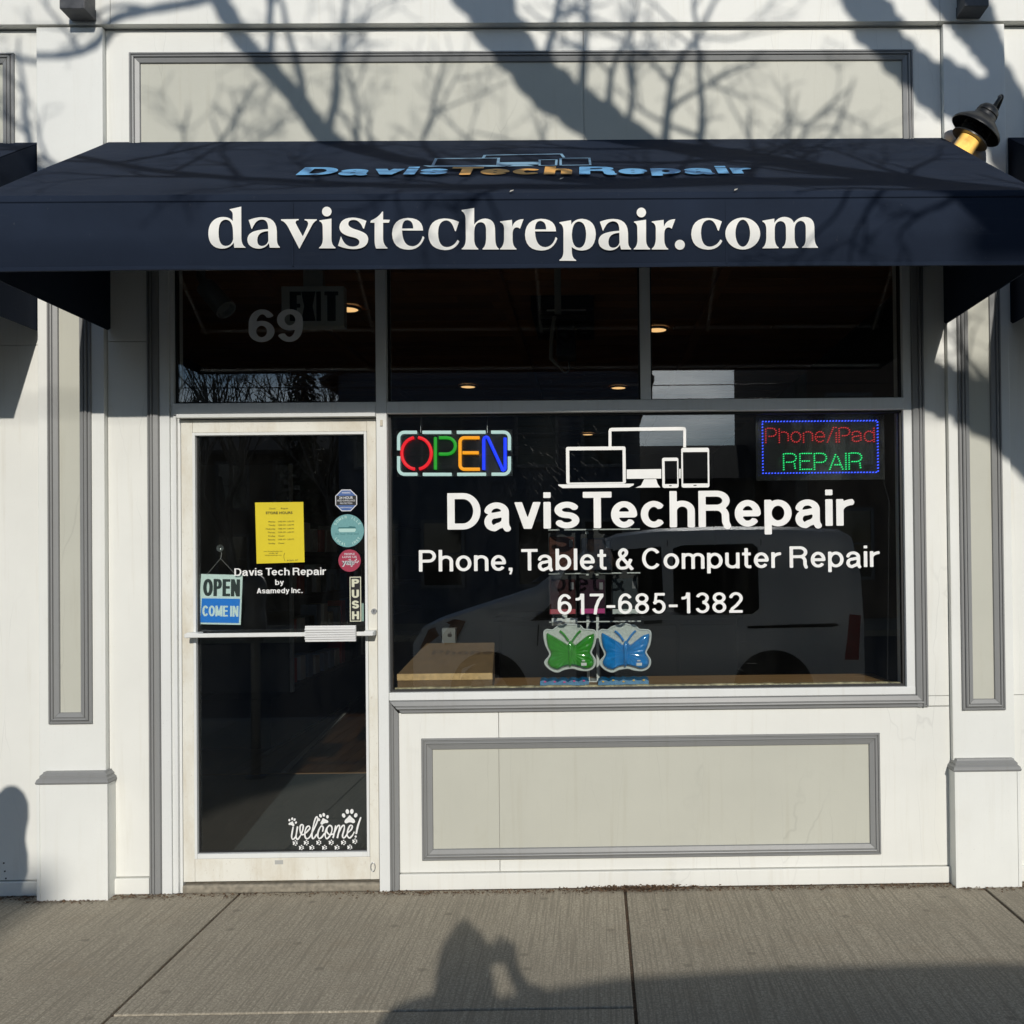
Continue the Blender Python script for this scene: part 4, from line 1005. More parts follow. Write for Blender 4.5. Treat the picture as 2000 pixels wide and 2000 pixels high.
for u, v in ((404, 1122), (460, 1122)): q = at(u, v, .046); m.tube([(k1[0], .045, k1[1]), (q[0], .046, q[1])], .0008, 5)
m.build('string', flat('grey_string', (.35, .35, .34), .7), hs)

# ================================================================== signs in the window
def glowtube(mb, pts, r): mb.tube(pts, r, 8)
YN = .075
def np_(u, v): x, z = at(740+u/3.578, 780+v/3.578, YN); return Vector((x, YN, z))
ne = thing('neon_sign', 'multicoloured OPEN neon sign with broken pale border in top left of window', 'sign', np_(530, 530))
ACR = glass('clear_acrylic', (.80, .82, .82), .05, .05)
P = [np_(u, v) for u, v in ((118, 215), (930, 212), (930, 538), (118, 540))]
MB().box(P[0].x, P[1].x, YN+.018, YN+.023, P[3].z, P[0].z).build('backing', ACR, ne)
rt = .0077
def neon(name, col, s, paths):
    m = MB()
    for p in paths: glowtube(m, [np_(u, v) for u, v in p], rt)
    return m.build(name, glow('neon_'+name, col, s), ne, smooth=True)
seg = lambda a, b: [a, b]
def crn(cx, cy, r_, a0, a1): return [(cx+r_*math.cos(R(a0+(a1-a0)*i/8)), cy+r_*math.sin(R(a0+(a1-a0)*i/8))) for i in range(9)]
neon('border_tube', (.62, .85, .80), .95, [[(138, 355)]+crn(178, 270, 40, 180, 270)+[(265, 230)], [(305, 230), (505, 230)], [(545, 230), (745, 229)], [(785, 229)]+crn(872, 269, 40, 270, 360)+[(912, 355)],
     [(912, 400)]+crn(872, 483, 40, 0, 90)+[(788, 523)], [(748, 523), (548, 524)], [(508, 524), (308, 524)], [(268, 523)]+crn(178, 483, 40, 90, 180)+[(138, 398)]])
neon('letter_o', (.85, .001, .012), 1.25, [[(258+98*math.cos(R(a)), 377+110*math.sin(R(a))) for a in range(94, 267, 8)], [(268+98*math.cos(R(a)), 377+110*math.sin(R(a))) for a in range(-86, 87, 8)]])
neon('letter_p', (.006, .36, .012), 1.1, [[(395, 265), (395, 490)], [(420, 268), (470, 268)]+crn(478, 325, 57, 270, 450)+[(420, 382)]])
neon('letter_e', (1.0, .36, .0), 1.25, [[(703, 268), (600, 268)]+crn(597, 298, 30, 270, 180)+[(567, 458)]+crn(597, 458, 30, 180, 90)+[(705, 488)], [(585, 373), (697, 373)]])
neon('letter_n', (.0, .035, 1.0), 1.4, [[(733, 492), (733, 285)]+crn(750, 280, 16, 180, 330)+[(862, 485)]+crn(868, 480, 14, 120, 0)+[(882, 268)]])
for u in (290, 757): m = MB(); m.tube([np_(u, 232)+Vector((0, .01, 0)), np_(u-4, 170)+Vector((0, .02, 0)), np_(u-6, 90)+Vector((0, .06, 0))], .0011, 5); m.build('hanging_chain', METAL, ne)

YD = .070
le = thing('led_sign', 'dotted LED sign, red and green words inside a blue border, top right of window', 'sign', (at(1604, 935, YD)[0], YD, at(1604, 935, YD)[1]))
x0, z1 = at(1477, 833, YD); x1, z0 = at(1730, 936, YD); 
MB().box(x0, x1, YD+.012, YD+.02, z0, at(1477, 812, YD)[1]).build('backing', glass('smoked_acrylic', (.50, .56, .58), .09, .10), le)
def dots(mb, pts, r_=.0033):
    for x, z in pts:
        vs_ = [(x+r_*math.cos(a*math.pi/3), YD, z+r_*math.sin(a*math.pi/3)) for a in range(6)]+[(x, YD-.003, z)]+[(x+r_*math.cos(a*math.pi/3), YD+.012, z+r_*math.sin(a*math.pi/3)) for a in range(6)]
        mb.add(vs_, [(k, (k+1) % 6, 6) for k in range(6)]+[(7+k, 7+(k+1) % 6, (k+1) % 6, k) for k in range(6)])
def along(poly, step):
    out = []; carry = 0.0
    for a, b in zip(poly[:-1], poly[1:]):
        L = math.hypot(b[0]-a[0], b[1]-a[1]); s = carry
        while s < L: out.append((a[0]+(b[0]-a[0])*s/L, a[1]+(b[1]-a[1])*s/L)); s += step
        carry = s-L
    return out
bx0, bz1 = at(1489.5, 823, YD); bx1, bz0 = at(1716, 922, YD)
m = MB(); dots(m, along([(bx0, bz0), (bx0, bz1), (bx1, bz1), (bx1, bz0), (bx0, bz0)], .0145), .0030)
tag(m.build('blue_led', glow('led_blue', (.04, .09, 1.0), 2.2), le), kind='stuff')
def ledtext(body, u0, u1, v0, v1, col, s, name, w=.02):
    xa, za_ = at(u0, v1, YD); xb, zb_ = at(u1, v0, YD); st_, W = slay(body, .02, .02, .16); sx = (xb-xa)/W; H = zb_-za_; m = MB(); pts = []
    for q in st_:
        if q[0] == 'r': L = q[1]
        elif q[0] == 'd': L = [(q[1], q[2]), (q[3], q[4])]
        else: L = [(q[1], (q[3]+q[4])/2), (q[2], (q[3]+q[4])/2)] if abs(q[2]-q[1]) > .05 else [(q[1], q[4])]*2
        for p in along([(xa+a*sx, za_+b*H) for a, b in L], .0105) if L[0] != L[-1] or len(L) > 2 else [(xa+L[0][0]*sx, za_+L[0][1]*H)]:
            if all((p[0]-a)**2+(p[1]-b)**2 > .007**2 for a, b in pts): pts.append(p)
    dots(m, pts, .0026); tag(m.build(name, glow('led_'+name, col, s), le), kind='stuff')
ledtext('Phone/iPad', 1496, 1708, 834, 864, (.9, .04, .045), .8, 'red_led')
ledtext('REPAIR', 1531, 1685, 884, 917, (.02, .85, .22), 1.5, 'green_led')
for u in (1520, 1690):
    m = MB(); a = at(u, 812, YD+.016); m.tube([(a[0], YD+.016, a[1]), (a[0]+.004, YD+.03, 2.21)], .0009, 5); m.build('hanging_wire', BLACK, le)
m = MB()
m.tube([(x1-.02, YD+.022, z0+.05), (x1+.03, YD+.05, z0-.1), (x1+.02, YD+.08, .92)], .0025, 6)
m.build('power_cord', BLACK, le)

# ================================================================== window shelf and what stands on it
OAK = wood('window_shelf_oak', (.34, .18, .07), (.55, .32, .14), (1.2, 14, 14))
ZL = .913
box('window_shelf', OAK, -.955, 1.436, .060, .52, ZL-.03, ZL, shop, .004)
chip = MB()
for i in range(40):
    x = -.94+2.36*i/40; w_ = 2.36/40
    h = rnd.uniform(.001, .005); chip.box(x, x+w_-.001, .0385, .0592, ZL-.012, ZL+.018+h)
chip.build('peeling_shelf_edge', flat('peeling_cream_paint', (.42, .36, .22), .7, var=.65, vs_=35), shop)
CARD = flat('corrugated_card', (.16, .097, .045), .85, var=.15, vs_=20)
cb = thing('cardboard_box', 'flat brown cardboard carton lying at the left end of the window shelf', 'box', (-.7, .15, ZL))
YB = .085; bx0, _ = at(776, 1330, YB); bx1, _ = at(962, 1320, YB); zf = at(870, 1315.5, YB)[1]
tx0, tz = at(833, 1256, YB+.30); tx1, _ = at(966, 1255, YB+.30)
m = MB(); m.add([(bx0, YB, ZL+.001), (bx1, YB, ZL+.001), (tx1, YB+.30, ZL+.001), (tx0, YB+.30, ZL+.001), (bx0, YB, zf), (bx1, YB, zf), (tx1, YB+.30, tz), (tx0, YB+.30, tz)],
      [(3, 2, 1, 0), (4, 5, 6, 7), (0, 1, 5, 4), (1, 2, 6, 5), (2, 3, 7, 6), (3, 0, 4, 7)])
m.build('carton', CARD, cb, bevel=.003)
pn = Vector((0, -(tz-zf), .30)).normalized(); po = Vector((0, YB, zf))+pn*.0012
m = MB(); a = on_plane(842, 1279, po, pn); b = on_plane(962, 1278, po, pn); c = on_plane(902, 1269.5, po, pn); dy = (c-(a+b)/2)
stext(m, 'Phone', lambda X, Y, l: a+(b-a)*X+Vector((0, dy.y, dy.z))*Y+pn*l, .2, .17, .12, 0, 1.0, 0, 1, .0002)
m.build('print', flat('carton_ink', (.09, .055, .03), .8), cb)
m = MB(); f0 = on_plane(835, 1256.5, po, pn); m.box(bx0+.0, bx1, YB-.006, YB-.0005, zf-.030, zf+.001); m.build('front_flap', flat('pale_card_edge', (.58, .38, .175), .8, var=.2, vs_=40), cb, bevel=.001)  # pale strip stops halfway; darker carton below imitates a reflection in the glass
YX = .42
x0, z1 = at(863, 1227, YX); x1, _ = at(889, 1227, YX)
wb = thing('white_carton', 'small white product box with fruit mark standing behind the cardboard carton', 'box', ((x0+x1)/2, YX, ZL))
box('carton', flat('shaded_white_card', (.13, .135, .13), .6), x0, x1, YX, YX+.05, ZL+.001, z1, wb)  # white card toned down to grey: its shade is put into the colour
m = MB(); ex, ez = (x0+x1)/2+.006, z1-.036
ell(m, ex-.004, ez, .0075, .010, YX-.001, 14); ell(m, ex+.004, ez, .0075, .010, YX-.0012, 14); m.add([(ex, YX-.001, ez+.011), (ex+.003, YX-.001, ez+.017), (ex+.008, YX-.001, ez+.018), (ex+.005, YX-.001, ez+.012)], [(0, 1, 2, 3)])
m.build('fruit_mark', BLACK, wb)

YBF = .20
def butterfly(dx, col, label, ztop, flip=False):
    t = thing('butterfly_case', label, 'case', (at(1112+dx, 1310, YBF)[0], YBF, ZL), 'butterfly shaped cases in blister packs')
    q = lambda u, v, y=0: (lambda p: (p[0], YBF+y, p[1]))(at(1040+u/6.0375+dx, 1020+v/6.0375, YBF))
    O = [(135, 1310), (165, 1268), (235, 1272), (280, 1240), (330, 1222), (370, 1212), (430, 1196+ztop), (500, 1212), (560, 1218), (605, 1262), (670, 1268), (735, 1282), (745, 1350), (728, 1450), (690, 1535), (738, 1620), (728, 1700), (660, 1745), (560, 1742), (490, 1722), (440, 1722), (370, 1735), (290, 1765), (200, 1728), (145, 1650), (205, 1560), (155, 1440)]
    S = catmull([(u, v, 0) for u, v in O], 4, True)
    MB().prism([q(p.x, p.y, .004) for p in S], (0, .004, 0)).build('blister_card', BLI, t)
    m = MB()
    m.tube([q(p.x, p.y, .003) for p in S]+[q(S[0].x, S[0].y, .003)], .0042, 6, False); m.build('blister_rim', BLR, t, smooth=True)
    W = [(165, 1315), (215, 1322), (300, 1368), (385, 1420), (425, 1440), (445, 1398), (472, 1398), (500, 1440), (560, 1400), (640, 1340), (700, 1318), (728, 1318), (726, 1390), (705, 1470), (680, 1540), (722, 1620), (712, 1695), (640, 1725), (545, 1700), (470, 1685), (430, 1688), (370, 1700), (285, 1735), (205, 1700), (178, 1640), (218, 1550), (180, 1460)]
    cm = flat('silicone_'+t.name.replace('.', ''), col, .12, spec=.8, var=.22, vs_=28)
    cm.node_tree.nodes['Principled BSDF'].inputs['Coat Weight'].default_value = .6
    S = catmull([(u, v, 0) for u, v in W], 4, True); n = len(S); cx, cy = 446, 1540; rings = []
    for k, (s_, y) in enumerate(((1, .002), (1, -.006), (.95, -.016), (.84, -.0225), (.55, -.0205), (.2, -.0225))):
        rings += [q(cx+(p.x-cx)*s_, cy+(p.y-cy)*s_, y+(.0016*math.sin(math.atan2(p.y-cy, p.x-cx)*22) if 1 < k < 5 else 0)) for p in S]
    m = MB(); m.add(rings, [(k*n+i, k*n+(i+1) % n, (k+1)*n+(i+1) % n, (k+1)*n+i) for k in range(5) for i in range(n)]+[tuple(5*n+i for i in range(n))])
    m.build('case_shell', cm, t, smooth=True)
    m = MB(); m.tube([q(446, 1400, -.024), q(446, 1450, -.030), q(446, 1600, -.029), q(446, 1690, -.018)], [.006, .0095, .0085, .005], 10)
    for a, b, c in (((322, 1280), (370, 1320), (425, 1395)), ((568, 1278), (525, 1320), (472, 1395))):
        m.tube([q(p.x, p.y, -.008) for p in catmull([(*a, 0), (*b, 0), (*c, 0)], 4)], .0052, 8)
    m.build('body_and_feelers', cm, t, smooth=True)
    m = MB(); p = q(575, 1640, -.0255); m.box(p[0], p[0]+.026, p[1]-.001, p[1], p[2]-.018, p[2]-.004).box(p[0]+.003, p[0]+.019, p[1]-.001, p[1], p[2]+.003, p[2]+.008)
    m.build('price_label', flat('price_label', (.66, .66, .64), .6), t)
    return t
BLI = flat('blister_card', (.50, .53, .49), .35, var=.2, vs_=120); BLR = flat('blister_rim', (.62, .65, .63), .12, spec=.9)
butterfly(0, (.035, .27, .018), 'green butterfly shaped tablet case in clear pack, left one on the shelf', 12)
butterfly(107.5, (.006, .20, .56), 'blue butterfly shaped tablet case in clear pack, right one on the shelf', 0)
# printed blue pouches lying under the cases
def pouch(u0, u1, label):
    Y = .235; x0, z1 = at(u0, 1312, Y); x1, _ = at(u1, 1312, Y)
    t = thing('blue_pouch', label, 'packet', ((x0+x1)/2, Y, ZL), 'printed blue packets under the butterfly cases')
    m = MB(); n = 14; A = []
    for i in range(n+1):
        x = x0+(x1-x0)*i/n; h = .016+.012*abs(math.sin(i*1.1+x0*9)); A += [(x, Y-.05, ZL+.001), (x, Y-.045, ZL+h), (x, Y+.03, ZL+h+.006), (x, Y+.04, ZL+.001)]
    m.add(A, [(4*i+k, 4*i+4+k, 4*i+5+k, 4*i+1+k) for i in range(n) for k in range(3)]); m.build('film', flat('blue_film', (.003, .14, .31), .5, var=.3, vs_=60), t, smooth=True)
    m = MB()
    for i in range(5):
        x = x0+(x1-x0)*(i+.5)/5; ell(m, x, ZL+.018+rnd.random()*.008, .006, .004, Y-.0522-i*.0001, 10)
    m.build('printed_sweets', flat('sweet_print_'+str(int(u0)), rnd.choice([(.65, .05, .25), (.75, .45, .05), (.6, .6, .55)]), .5), t)
pouch(1056, 1150, 'crumpled blue packet on the shelf beneath the green butterfly case'); pouch(1168, 1266, 'crumpled blue packet on the shelf beneath the blue butterfly case')
# wire display rack and hanging packs
YK = .30
rk = thing('display_rack', 'pale wire display rack standing behind the butterfly cases', 'rack', (at(1150, 1310, YK)[0], YK, ZL))
xa = at(1148, 1200, YK)[0]; xb = at(1167, 1200, YK)[0]; xl_ = at(1072, 1200, YK)[0]; xr_ = at(1252, 1200, YK)[0]
CHR = flat('pale_wire_enamel', (.62, .64, .62), .35)
for x in (xa, xb): MB().box(x-.007, x+.007, YK+.03, YK+.034, ZL, 1.66).build('upright', CHR, rk)
m = MB()
for v in (1034, 1120, 1215): 
    z = at(1160, v, YK)[1]; m.tube([(xl_, YK+.028, z), (xr_, YK+.028, z)], .0035, 6)
    for x in (xl_+.05, xa+.06, xr_-.05): m.tube([(x, YK+.028, z), (x, YK-.03, z+.004)], .0022, 6)
m.build('crossbar', CHR, rk)
box('rack_foot', CHR, xa-.05, xb+.05, YK, YK+.12, ZL+.0005, ZL+.006, rk)
def pack(u0, v0, u1, v1, col, label, foot=None, Y=YK-.005):
    x0, z1 = at(u0, v0, Y); x1, z0 = at(u1, v1, Y)
    t = thing('hanging_pack', label, 'packet', ((x0+x1)/2, Y, z0), 'packs hanging on the wire display rack')
    box('blister', flat('pack_'+label.split()[0], col, .45, spec=.15, var=.15, vs_=50), x0+.004, x1-.004, Y-.012, Y+.006, z0+.006, z1-.02, t, .004)
    m = MB().box(x0, x1, Y+.007, Y+.009, z0, z1); m.box((x0+x1)/2-.012, (x0+x1)/2+.012, Y+.007, Y+.009, z1, z1+.02); m.build('backing_card', flat('pack_card', (.022, .022, .022), .5, spec=.15), t)
    m = MB().box(x1-.030, x1-.012, Y-.0135, Y-.0125, z1-.07, z1-.035); m.build('price_label', flat('pack_label', (.12, .12, .125), .6), t)
    if foot: box('sunlit_band', flat('pack_sunlit_foot_'+label.split()[0], foot, .35), x0+.004, x1-.004, Y-.0145, Y-.0125, z0+.006, z0+.03, t, .001)  # bright lower band: sunlight painted on the pack, tones above kept dark
pack(1071, 1041, 1124, 1116, (.045, .010, .003), 'brown-orange case pack hanging on rack behind the word Tablet'); pack(1134, 1043, 1196, 1116, (.006, .009, .018), 'dark blue case pack hanging on rack right of the brown-orange pack')
pack(1072, 1124, 1126, 1201, (.022, .002, .003), 'red case pack hanging on rack behind the digits 61', (.36, .05, .07)); pack(1131, 1124, 1183, 1200, (.018, .002, .012), 'magenta case pack hanging on rack behind the digit 7', (.42, .03, .18))
pack(1194, 1122, 1247, 1201, (.016, .022, .026), 'grey earphone pack with painted sunlit lower edge hanging on rack behind the digits 68', (.45, .48, .46))
x0, z1 = at(1078, 1207, YK); x1, z0 = at(1128, 1221, YK)
t = thing('foil_pack', 'crinkled silver foil packet above the green butterfly case', 'packet', ((x0+x1)/2, YK, z0))
m = MB(); n = 12; A = []
for i in range(n+1):
    x = x0+(x1-x0)*i/n; A += [(x, YK-.01-.006*rnd.random(), z0), (x, YK-.02-.012*rnd.random(), (z0+z1)/2), (x, YK-.01-.006*rnd.random(), z1), (x, YK, (z0+z1)/2)]
m.add(A, [(4*i+k, 4*i+4+k, 4*i+4+(k+1) % 4, 4*i+(k+1) % 4) for i in range(n) for k in range(4)]); m.build('foil', flat('silver_foil', (.74, .76, .73), .25, .15), t)
c = (x0+x1)/2; MB().box(c-.012, c+.012, YK-.004, YK-.001, z1+.001, at(0, 1199, YK)[1]).build('hang_tab', CHR, t)

# ================================================================== inside the shop
RX0, RX1, RY1, RZ = -3.3, 1.9, 10.5, 3.18
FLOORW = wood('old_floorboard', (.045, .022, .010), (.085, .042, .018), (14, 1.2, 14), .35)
tag(box('room_floor', FLOORW, RX0, RX1, .12, RY1, -.10, .006, shop, 0))
for i in range(26):
    x = -2.75+i*.085
    if x < -1.0: box('floor_plank', FLOORW, x, x+.083, 2.37, 6.2, .006, .012, shop, .001)
tag(box('entry_mat', flat('blue_grey_entry_mat', (.040, .052, .058), .9, var=.15, vs_=200), -2.9, -.95, .115, 2.34, .0065, .014, shop, .002))
box('mat_edge', wood('mat_edge_strip', (.12, .07, .03), (.2, .11, .05)), -2.9, -.95, 2.341, 2.368, .0065, .018, shop, .002)
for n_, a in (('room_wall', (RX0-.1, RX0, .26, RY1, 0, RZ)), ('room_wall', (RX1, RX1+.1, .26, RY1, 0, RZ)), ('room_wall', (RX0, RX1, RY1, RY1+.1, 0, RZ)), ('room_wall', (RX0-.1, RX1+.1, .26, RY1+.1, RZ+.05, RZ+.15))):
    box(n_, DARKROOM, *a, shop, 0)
CEILW = wood('ceiling_board', (.22, .10, .038), (.36, .17, .065), (1.1, 12, 12), .5)
cw = .155; y = .27; k = 0
while y < RY1:
    cuts = [RX0]+sorted(rnd.uniform(RX0+.4, RX1-.4) for _ in range(2))+[RX1]
    for a, b in zip(cuts[:-1], cuts[1:]):
        box('ceiling_plank', CEILW, a+.002, b-.002, y+.003, min(y+cw, RY1)-.003, RZ-rnd.uniform(0, .004), RZ+.02, shop, 0)
    y += cw; k += 1
for x in (-1.9, -.55, .75): box('ceiling_batten', CEILW, x-.03, x+.03, .27, RY1, RZ-.05, RZ-.006, shop, .004)
WARM = glow('warm_downlight', (1.0, .58, .24), 1.25)
def downlight(u, v, label):
    d = _fw+_rt*((u-PX)/FPX)-_up*((v-PY)/FPX); p = CAM+d*((RZ-.02-CAM.z)/d.z)
    t = thing('ceiling_light', label, 'ceiling light', (p.x, p.y, RZ), 'round warm downlights in the wood ceiling')
    MB().lathe([(0, .085), (.014, .085), (.016, .070), (.012, .066)], (p.x, p.y, RZ-.006), (0, 0, -1), 24).build('trim_ring', METAL, t, smooth=True)
    MB().lathe([(.0, .069), (.013, .066), (.016, .04), (.017, 0)], (p.x, p.y, RZ-.006), (0, 0, -1), 24).build('lens', WARM, t, smooth=True)
for u, v, l in ((679, 605, 'small warm downlight beside the EXIT sign behind the transom glass'), (1283, 645, 'warm downlight just right of the transom mullion, nearest the window'), (914, 756, 'warm downlight low in the middle transom pane, above the neon sign'),
                (1208, 758, 'warm downlight low in the middle transom pane, near its right mullion'), (1148, 849, 'warm downlight seen above the laptop drawing')):
    downlight(u, v, l)
# exit sign hung from the ceiling behind the transom
YE = .42; x0, z1 = at(549, 559, YE); x1, z0 = at(672, 638, YE)
ex = thing('exit_sign', 'dull grey EXIT sign with tall dark letters behind the door transom', 'sign', ((x0+x1)/2, YE, z0))
box('case', flat('exit_case', (.50, .50, .47), .6), x0, x1, YE, YE+.06, z0, z1, ex, .004)
m = MB()
for i, (ch, u) in enumerate(zip('EXIT', (566, 589, 618, 634))):
    w_ = {'E': 22, 'X': 27, 'I': 9, 'T': 23}[ch]; xa_, zz = at(u, 627, YE-.001); xb_ = at(u+w_, 627, YE-.001)[0]
    stext(m, ch, facing(YE-.001), .40 if ch != 'I' else 1, .13, x0=xa_, x1=xb_, y0=zz, H=.150, lift=.0001)
m.build('lettering', BLACK, ex); box('hanger', METAL, (x0+x1)/2-.05, (x0+x1)/2+.05, YE+.01, YE+.05, z1+.001, RZ-.006, ex)
# white tube spot, camera bracket, ceiling cassette
def ppt(u, v, Y): x, z = at(u, v, Y); return Vector((x, Y, z))
sp = thing('ceiling_spotlight', 'white tube spotlight tilted down behind the top left of door transom', 'spotlight', ppt(388, 520, .55))
WPL = flat('white_spot_enamel', (.30, .31, .30), .5)
MB().tube([ppt(393, 512, .60), ppt(392, 540, .60), ppt(400, 556, .58)], .022, 10).build('stem', WPL, sp, smooth=True)
a, b = ppt(402, 560, .52), ppt(442, 606, .48); MB().lathe([(0, 0), (0, .05), ((b-a).length, .055), ((b-a).length, .046), ((b-a).length-.03, .04), ((b-a).length-.03, 0)], a, b-a, 20).build('tube', WPL, sp, smooth=True)
ac = thing('ceiling_cassette', 'dark ceiling air vent with pale lower edge in the middle transom pane', 'vent', ppt(1120, 570, 1.2))
a, b = ppt(1036, 558, 1.5), ppt(1160, 580, 1.5); box('body', BLACK, a.x, b.x, 1.5, 2.3, RZ-.10, RZ-.008, ac, .004); box('lip', METAL, a.x+.1, b.x-.05, 1.488, 1.4985, RZ-.108, RZ-.098, ac)
for k in range(5): box('slat', flat('vent_slat', (.03, .03, .03), .5), a.x+.05, b.x-.05, 1.60+k*.12, 1.66+k*.12, RZ-.106, RZ-.1005, ac, 0)
cm_ = thing('security_camera', 'black camera on a pale jointed ceiling bracket behind the middle transom', 'camera', ppt(1085, 640, .6))
GB_ = flat('grey_bracket', (.30, .29, .25), .5)
m = MB(); m.box(ppt(1077, 0, .6).x, ppt(1090, 0, .6).x, .6, .62, ppt(0, 620, .6).z, RZ-.06); m.tube([ppt(1083, 618, .6), ppt(1078, 650, .6), ppt(1076, 700, .6), ppt(1088, 712, .6)], .011, 8); m.build('bracket', GB_, cm_)
a = ppt(1084, 640, .6); b = ppt(1125, 680, .5); MB().box(a.x+.01, b.x, .46, .60, b.z-.05, a.z).build('body', BLACK, cm_, bevel=.01)
MB().lathe([(0, 0), (0, .030), (.04, .028), (.04, .022), (.03, 0)], ((a.x+b.x)/2, .459, (a.z+b.z)/2-.03), (0, -1, 0), 20).build('lens', BLACK, cm_, smooth=True)
MB().tube(catmull([ppt(1088, 712, .6), ppt(1104, 728, .58), ppt(1112, 716, .6), ppt(1106, 690, .62)], 6), .004, 6).build('cable', GB_, cm_, smooth=True)
# shelving down the left wall with boxed goods, counters
sv = thing('wall_shelving', 'dark shelving unit of boxed goods seen through right side of door glass', 'shelves', (-2.7, 6, 0))
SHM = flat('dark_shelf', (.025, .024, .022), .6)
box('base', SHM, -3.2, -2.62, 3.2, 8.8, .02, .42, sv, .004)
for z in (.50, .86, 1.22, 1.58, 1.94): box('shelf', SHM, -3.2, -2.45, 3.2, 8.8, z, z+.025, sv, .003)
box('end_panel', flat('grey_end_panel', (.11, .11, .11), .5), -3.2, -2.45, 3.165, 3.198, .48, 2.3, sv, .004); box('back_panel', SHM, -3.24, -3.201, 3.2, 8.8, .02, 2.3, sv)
PSTR = flat('pale_floor_strip', (.42, .41, .38), .5)
for (xa_, ya_), (xb_, yb_) in (((-2.245, 2.40), (-2.53, 5.31)), ((-2.60, 3.0), (-2.62, 5.84))):
    MB().prism([(xa_-.02, ya_, .0125), (xa_+.02, ya_, .0125), (xb_+.02, yb_, .0125), (xb_-.02, yb_, .0125)], (0, 0, .012)).build('floor_strip', PSTR, shop)
box('corner_trim', flat('pale_corner_trim', (.55, .56, .56), .4), -2.449, -2.425, 3.15, 3.19, .48, 2.3, sv)
cols = [(.72, .74, .76), (.12, .14, .18), (.60, .10, .08), (.25, .34, .5), (.75, .74, .70), (.06, .06, .06)]
gm = [flat('goods_%d' % i, c, .4) for i, c in enumerate(cols)]
proto = None
ORD = 'first second third fourth fifth sixth seventh eighth ninth tenth eleventh twelfth thirteenth fourteenth fifteenth sixteenth'.split()
for z, lv_ in ((.526, 'lowest'), (.886, 'second lowest'), (1.246, 'third lowest'), (1.606, 'topmost filled')):
    y = 3.3; kk = 0
    while y < 6.2:
        w_ = .17; t = MB().box(-2.62, -2.48, y, y+w_-.04, z, z+rnd.choice([.16, .2, .25])).build('boxed_accessory', rnd.choice(gm), None, bevel=.003)
        tag(t, 'boxed accessory on the %s level of the wall shelving, %s from the door' % (lv_, ORD[kk]), 'box', 'boxed accessories on the wall shelving'); kk += 1; y += w_+rnd.random()*.1
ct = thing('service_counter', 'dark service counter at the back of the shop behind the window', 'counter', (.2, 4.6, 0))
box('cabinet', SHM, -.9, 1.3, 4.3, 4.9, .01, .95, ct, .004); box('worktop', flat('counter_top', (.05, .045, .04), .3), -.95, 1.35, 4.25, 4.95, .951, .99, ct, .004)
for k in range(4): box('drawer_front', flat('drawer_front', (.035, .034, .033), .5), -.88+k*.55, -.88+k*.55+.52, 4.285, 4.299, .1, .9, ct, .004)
dmat = thing('doormat', 'brown patterned doormat just inside the door, below the paw prints', 'mat', (-1.25, .25, .014))
box('pile', flat('coir_pile', (.17, .125, .06), .95, var=.55, vs_=45), -1.62, -.98, .14, .56, .0145, .03, dmat, .006)
m = MB()
for i in range(7):
    for j in range(5): m.box(-1.56+i*.08, -1.52+i*.08, .17+j*.08, .205+j*.08, .0301, .0316)
m.build('pattern', flat('coir_pattern', (.05, .04, .025), .95), dmat)

# ================================================================== street side
# parking meter that throws its shadow on the wall at the left
mx, my = -2.398, -2.2
pm = thing('parking_meter', 'grey domed parking meter on a thin post in the middle of the pavement', 'parking meter', (mx, my, ZG))
PMM = flat('meter_grey', (.13, .135, .14), .45, .3, var=.15)
MB().lathe([(0, .07), (.012, .07), (.016, .034), (.62, .033), (1.02, .033)], (mx, my, ZG), (0, 0, 1), 20).build('post', PMM, pm, smooth=True)
def meter_part(name, zc):
    prof = [(-.06, .050), (.0, .064), (.05, .078), (.11, .078), (.15, .070), (.185, .066)]
    if name == 'dome_head': prof = [(.0, .066), (.04, .070), (.10, .082), (.16, .080), (.205, .062), (.235, .034), (.248, 0)]
    m = MB().lathe(prof, (mx, my, zc), (0, 0, 1), 24); return m.build(name, PMM, pm, smooth=True)
meter_part('coin_vault', 1.02); hd = meter_part('dome_head', 1.205)
MB().prism([(mx-.04, my-.084, 1.29), (mx+.04, my-.084, 1.29), (mx+.035, my-.080, 1.36), (mx-.035, my-.080, 1.36)], (0, .02, 0)).build('display', BLACK, hd)

# parked van behind the photographer (mirrored in the window)
van = thing('delivery_van', 'silver grey compact delivery van parked at the kerb facing left', 'van', (.4, -5.78, -.14))
VP, vn, vb = nodes_of('van_silver_paint'); vb.inputs['Base Color'].default_value = (.72, .73, .74, 1); vb.inputs['Metallic'].default_value = .1; vb.inputs['Roughness'].default_value = .3; vb.inputs['Coat Weight'].default_value = .6
VG = flat('van_dark_glass', (.010, .011, .012), .05)
vyaw = R(3.0); vz = -.14; VS = 1.02
def V_(x, y, z): 
    c, s = math.cos(vyaw), math.sin(vyaw); return (.4+x*c-y*s, -5.78+x*s+y*c, vz+z*VS)   # x<0 is the front, y>0 the pavement side
stn = [(-2.30, .55, .40), (-2.27, .80, .62), (-2.15, .97, .72), (-1.95, 1.06, .78), (-1.60, 1.17, .82), (-1.20, 1.29, .84), (-.98, 1.36, .85), (-.70, 1.57, .855), (-.40, 1.78, .86), (-.15, 1.88, .86), (.25, 1.925, .86), (.9, 1.94, .86), (1.6, 1.93, .86), (2.1, 1.90, .86), (2.22, 1.84, .85), (2.29, 1.5, .84), (2.30, 1.0, .84), (2.30, .40, .80)]
